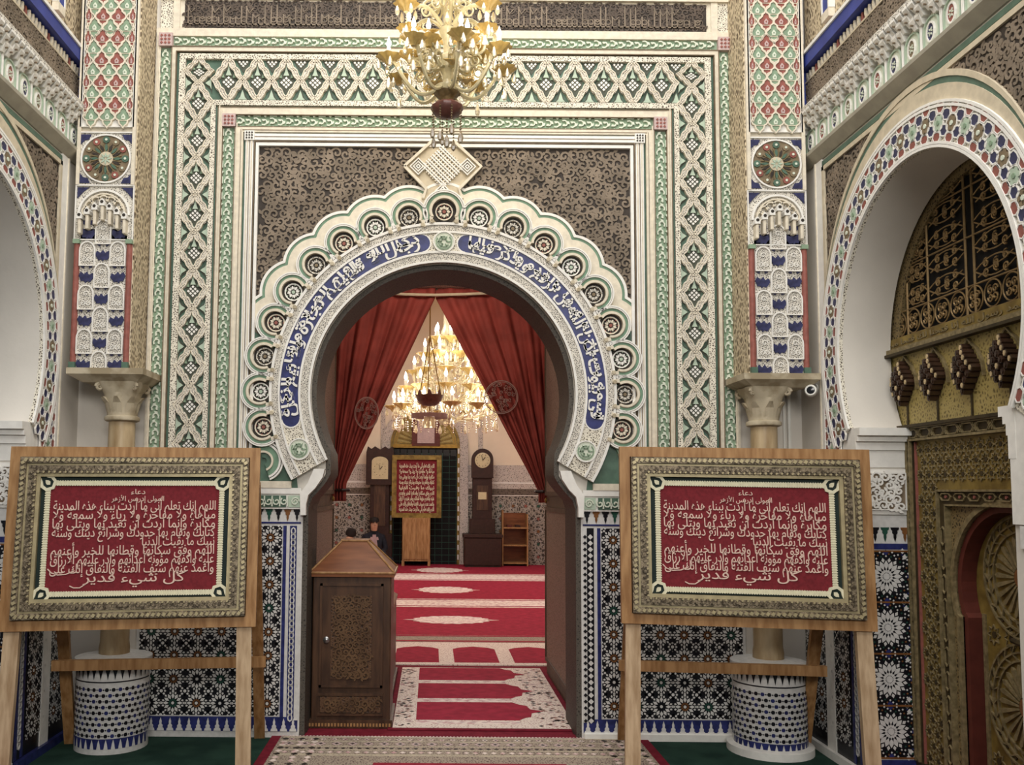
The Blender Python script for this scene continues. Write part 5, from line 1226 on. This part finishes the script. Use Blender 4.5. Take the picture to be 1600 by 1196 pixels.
# ------------------------------------------------------------ people
def person(name,label,joints,edges,radii,loc,rz,paint,root=0):
    me=bpy.data.meshes.new('body'); me.from_pydata(joints,edges,[]); o=bpy.data.objects.new(name,me); COL.objects.link(o)
    o.location=loc; o.rotation_euler=(0,0,rz)
    sk=o.modifiers.new('skin','SKIN'); sk.use_smooth_shade=True
    for i,v in enumerate(me.skin_vertices[0].data): v.radius=radii[i] if isinstance(radii[i],tuple) else (radii[i],radii[i]); v.use_root=(i==root)
    sb=o.modifiers.new('sub','SUBSURF'); sb.levels=2; sb.render_levels=2
    m2=bpy.data.meshes.new_from_object(o.evaluated_get(bpy.context.evaluated_depsgraph_get()))
    o.modifiers.clear(); o.data=m2; m2.materials.clear()
    ks=['coat','skin','cloth','shirt','hair']
    for k in ks: m2.materials.append(MATS[k])
    for p in m2.polygons: p.material_index=ks.index(paint(p.center)); p.use_smooth=True
    return tag(o,label,'person')
# seated against the clock, hands together in the lap
J=[(0,0,.16),(0,.02,.36),(0,.03,.56),(0,.0,.66),(0,-.03,.74),(0,-.045,.86),(.17,.03,.56),(.23,-.02,.34),(.10,-.22,.27),(.03,-.28,.27),(-.17,.03,.56),(-.23,-.02,.34),(-.10,-.22,.27),(-.03,-.28,.28),(.12,-.05,.12),(.30,-.34,.15),(.06,-.46,.07),(-.12,-.05,.12),(-.30,-.34,.15),(-.06,-.42,.07)]
Ed=[(0,1),(1,2),(2,3),(3,4),(4,5),(2,6),(6,7),(7,8),(8,9),(2,10),(10,11),(11,12),(12,13),(0,14),(14,15),(15,16),(0,17),(17,18),(18,19)]
Rd=[(.15,.12),(.15,.12),(.15,.10),(.055,.055),(.07,.08),(.085,.095),.07,.055,.042,.03,.07,.055,.042,.03,.10,.08,.055,.10,.08,.055]
pr=person('person','person in dark coat seated against the scrolled clock with hands in lap',J,Ed,Rd,(-1.16,YF-.75,.0),R(12),lambda c:'skin' if (c.z>.69 and c.y<.05) or (c.y<-.235 and c.z>.2 and abs(c.x)<.09) else ('cloth' if (abs(c.x)<.06 and .30<c.z<.60 and c.y<-.06) or (c.y<-.3 and c.z<.13) else 'coat'))
m=MB(); m.lathe([(.02,.10),(.075,.085),(.1,.04),(.1,-.01),(.06,-.03)],'hair',16); m.build('hair',pr,Tr(0,-.035,.865)@Sc(.92,.95,.8),smooth=1)
m=MB()
for s in (-1,1): m.disc(.011,0,.006,'dark',8,(s*.032,0)); m.prism(rect(s*.034-.02,s*.034+.02,.02,.028),0,.006,'hair')
m.loft([[(-.012,-.03,0),(.012,-.03,0),(.004,.01,0),(-.004,.01,0)],[(-.008,-.03,.02),(.008,-.03,.02),(.002,.0,.004),(-.002,.0,.004)]],'skin'); m.prism(rect(-.022,.022,-.055,-.048),0,.005,'shirt'); m.build('face',pr,Tr(0,-.137,.845)@FB)
# second person reclining, mostly hidden by the door leaf
J=[(0,0,.14),(-.18,0,.22),(-.38,.02,.34),(-.46,.0,.42),(-.52,-.02,.50),(-.55,-.04,.60),(-.36,-.12,.34),(-.30,-.26,.14),(-.16,-.32,.06),(-.36,.16,.34),(-.24,.18,.16),(-.08,.12,.2),(.12,-.08,.13),(.34,-.12,.34),(.52,-.10,.07),(.12,.08,.13),(.32,.12,.36),(.50,.10,.07),(.62,-.10,.05),(.60,.10,.05)]
Ed=[(0,1),(1,2),(2,3),(3,4),(4,5),(2,6),(6,7),(7,8),(2,9),(9,10),(10,11),(0,12),(12,13),(13,14),(0,15),(15,16),(16,17),(14,18),(17,19)]
Rd=[.14,.15,.14,.06,.075,.09,.07,.05,.035,.07,.05,.035,.10,.075,.05,.10,.075,.05,.035,.035]
p2=person('person','person in dark red top reclining on the carpet beside the seated person',J,Ed,Rd,(-1.22,YF-1.75,.02),R(-52),lambda c:'skin' if c.z>.46 or (c.z<.1 and c.x<-.1) else ('shirt' if c.x<.05 else 'coat'))
m=MB(); m.lathe([(.02,.10),(.075,.085),(.1,.03),(.1,-.02),(.05,-.05)],'hair',16); m.build('hair',p2,Tr(-.53,.0,.63)@Matrix.Rotation(R(20),4,'Y'),smooth=1)
# ------------------------------------------------------------ chandeliers
def arm(m,a,r0,z0,r1,z1,dip,rad,k):
    P=[]
    for i in range(15):
        t=i/14; r=r0+(r1-r0)*t; z=z0+(z1-z0)*t-dip*sin(PI*min(1,t*1.12))**1.0
        P.append((r*cos(a),r*sin(a),z))
    m.tube(P,rad,k,6)
def drop(m,x,y,z,s,k): m.lathe([(.0,0),(.006*s,-.012*s),(.012*s,-.035*s),(.009*s,-.05*s),(0,-.058*s)],k,6,(x,y,z))
def beads(m,x,y,z0,z1,r,k):
    z=z0
    while z>z1: m.lathe([(0,r),(r,0),(0,-r)],k,6,(x,y,z)); z-=r*2.3
CUP=MB(); CUP.lathe([(.012,-.03),(.02,-.015),(.045,-.002),(.062,.012),(.058,.014),(.03,.004),(.015,.0)],'amber',32,ruffle=.10,nr=8); CUPm=CUP.mesh('drip_cup',1)
CND=MB(); CND.lathe([(.014,0),(.017,.01),(.012,.014),(.012,.055),(.008,.058)],'candle',12); CNDm=CND.mesh('candle',1)
BLB=MB(); BLB.lathe([(.004,0),(.011,.012),(.012,.022),(.006,.042),(.001,.058)],'bulb',10); BLBm=BLB.mesh('bulb',1)
def chandelier(name,label,loc,tiers,sc_,k1,lamp,stem,cupS=1.0):
    C=thing(name,label,'chandelier',loc)
    m=MB(); m.lathe([(r*sc_,z*sc_) for r,z in stem[0]],stem[1],24); m.build('stem',C,smooth=1)
    for (n,r,z,z0,dip,off) in tiers:
        for i in range(n):
            a=off+2*PI*i/n; m=MB(); arm(m,a,.03*sc_,z0*sc_,r*sc_,z*sc_,dip*sc_,.010*sc_,k1); 
            m.tube([((r*.55+.035*cos(t)*(1-t/14))*sc_*cos(a),(r*.55+.035*cos(t)*(1-t/14))*sc_*sin(a),(z0*.4+z*.6+.02+.035*sin(t)*(1-t/14))*sc_) for t in [j*.55 for j in range(16)]],.005*sc_,k1,5)
            A=m.build('arm',C,smooth=1); x,y=r*sc_*cos(a),r*sc_*sin(a)
            S=Matrix.Diagonal((sc_*cupS,sc_*cupS,sc_*cupS,1))
            inst('drip_cup',CUPm,A,Tr(x,y,z*sc_)@S); inst('candle',CNDm,A,Tr(x,y,z*sc_)@S); inst('bulb',BLBm,A,Tr(x,y,(z+.058*cupS)*sc_)@S)
            m=MB()
            for q in range(4): b=a+q*PI/2; drop(m,x+.05*sc_*cos(b),y+.05*sc_*sin(b),(z-.005)*sc_,sc_*1.0,'crystal')
            beads(m,x,y,(z-.04)*sc_,(z-.09)*sc_,.006*sc_,'crystal'); drop(m,x,y,(z-.09)*sc_,sc_*1.2,'crystal'); m.build('crystal_drops',A,kind='stuff')
    for (dx,dy,dz,e) in lamp:
        l=bpy.data.lights.new('chandelier_glow','POINT'); l.energy=e; l.color=(1,.84,.58) if sc_<1.5 else (1,.92,.76); l.shadow_soft_size=.12*sc_; o=bpy.data.objects.new('chandelier_glow',l); COL.objects.link(o); o.parent=C; o.location=(dx,dy,dz)
    return C
st=[(.0,-.115),(.02,-.11),(.055,-.10),(.075,-.075),(.078,-.06),(.07,-.052),(.03,-.045),(.022,-.02),(.03,0),(.06,.03),(.062,.045),(.03,.055),(.02,.08),(.035,.12),(.05,.17),(.045,.2),(.02,.22),(.022,.28),(.042,.33),(.044,.345),(.02,.36),(.022,.42),(.04,.5),(.036,.56),(.018,.6),(.015,1.4)]
CH=chandelier('glass_chandelier','amber glass chandelier hanging before the carved wall above the arch',(0,-1.0,3.44),[(8,.30,.16,.05,.10,.2),(6,.235,.405,.36,-.05,.5),(6,.19,.20,.14,.03,.0)],1,'ambercloud',[(.24,-.26,.2,1.8),(-.24,-.26,.2,1.8),(.22,.2,.24,3.4),(-.22,.2,.24,3.4),(.0,-.26,.50,1.6),(0,.26,.50,2.2)],(st,'ambercloud'))
m=MB(); m.lathe([(0,-.118),(.03,-.115),(.06,-.102),(.079,-.075),(.081,-.06),(.074,-.05),(.05,-.05)],'garnet',28,ruffle=.03,nr=14); m.build('garnet_bowl',CH,smooth=1)
m=MB(); m.lathe([(.02,-.035),(.06,.0),(.066,.012),(.03,.02)],'smoke',28,ruffle=.06,nr=10); m.build('smoky_dish',CH,smooth=1)
m=MB()
for i in range(8):
    a=i*PI/4+.3; x,y=.075*cos(a),.075*sin(a); beads(m,x,y,-.08,-.17-.03*(i%2),.006,'smoke'); drop(m,x,y,-.17-.03*(i%2),1.1,'smoke')
beads(m,0,0,-.125,-.20,.007,'smoke'); drop(m,0,0,-.2,1.3,'smoke'); m.build('bead_strings',CH,kind='stuff')
for i in range(12):
    a=i*PI/6+.1
    for (r0,z0,q,dd) in ((.10,.14,.05,1),(.16,.22,.045,-1),(.08,.46,.045,1)):
        m=MB(Rz(a)); m.tube([(r0+q*(1-t/11)*cos(t),.0,z0+dd*q*(1-t/11)*sin(t)) for t in [j*.5 for j in range(18)]],[.009-.0004*j for j in range(18)],'ambercloud',6)
        m.build('glass_curl',CH,smooth=1)
for i in range(9):
    a=i*2*PI/9; r,z=(.13,.12) if i%2 else (.17,.26); inst('glass_flower',CUPm,CH,Tr(r*cos(a),r*sin(a),z)@Sc(.7,.7,.7)@Matrix.Rotation(.5,4,'X'))
st2=[(.0,-.10),(.04,-.09),(.06,-.05),(.03,.0),(.04,.1),(.06,.2),(.03,.3),(.04,.42),(.05,.5),(.02,.6),(.012,.9),(.01,1.53)]
BC=chandelier('crystal_chandelier','large bright crystal chandelier glowing between the red curtains',(.12,7.0,2.55),[(12,.36,.02,-.03,.05,.1),(10,.29,.15,.10,.05,.3),(8,.22,.27,.22,.04,.0),(6,.15,.39,.34,.03,.2),(5,.08,.50,.46,.02,.1)],2.0,'crystal',[(.5,-.5,.1,14),(-.5,-.5,.1,14),(.5,.5,.1,14),(-.5,.5,.1,14),(0,-.4,.75,12)],(st2,'crystal'),1.0)
m=MB()
for i in range(36):
    a=i*PI/18
    for (r,z,L) in ((.70,-.12,.16),(.5,.16,.14),(.35,.42,.12)): beads(m,r*cos(a),r*sin(a),z,z-L,.014,'crystal')
m.build('crystal_fringe',BC,kind='stuff')
HL=thing('hanging_lamp','dark red bowl lamp on thin chains in front of the crystal chandelier','lamp',(-.10,5.2,2.55))
m=MB(); m.lathe([(0,-.10),(.08,-.09),(.14,-.04),(.165,.02),(.17,.03),(.15,.03),(.12,0)],'garnet',28); m.build('bowl',HL,smooth=1)
for i in range(8):
    a=i*PI/4; m=MB(); m.prism([(-.03,0),(.03,0),(.018,.04),(0,.065),(-.018,.04)],0,.008,'garnet'); m.build('crest',HL,Rz(a)@Tr(.16,0,.025)@Matrix.Rotation(PI/2,4,'Z')@Matrix.Rotation(PI/2,4,'X'))
for i in range(3):
    a=i*2*PI/3+.4; m=MB(); m.tube([(.15*cos(a),.15*sin(a),.03),(.0,0,.75)],.006,'brass',5); m.build('chain',HL)
m=MB(); m.tube([(0,0,.75),(0,0,3.05)],.008,'brass',5); m.build('rod',HL)
m=MB(); m.lathe([(.07,.0),(.075,.02),(.065,.13),(.05,.14)],'crystal',18,c=(0,0,-.36)); m.tube([(0,0,-.22),(0,0,-.1)],.006,'brass',5); m.build('glass_cup',HL,smooth=1)
m=MB(); m.ring(.20,.215,0,2*PI,0,.05,'cloth',28,T=Tr(0,0,-.24)); m.build('glass_rim',HL)
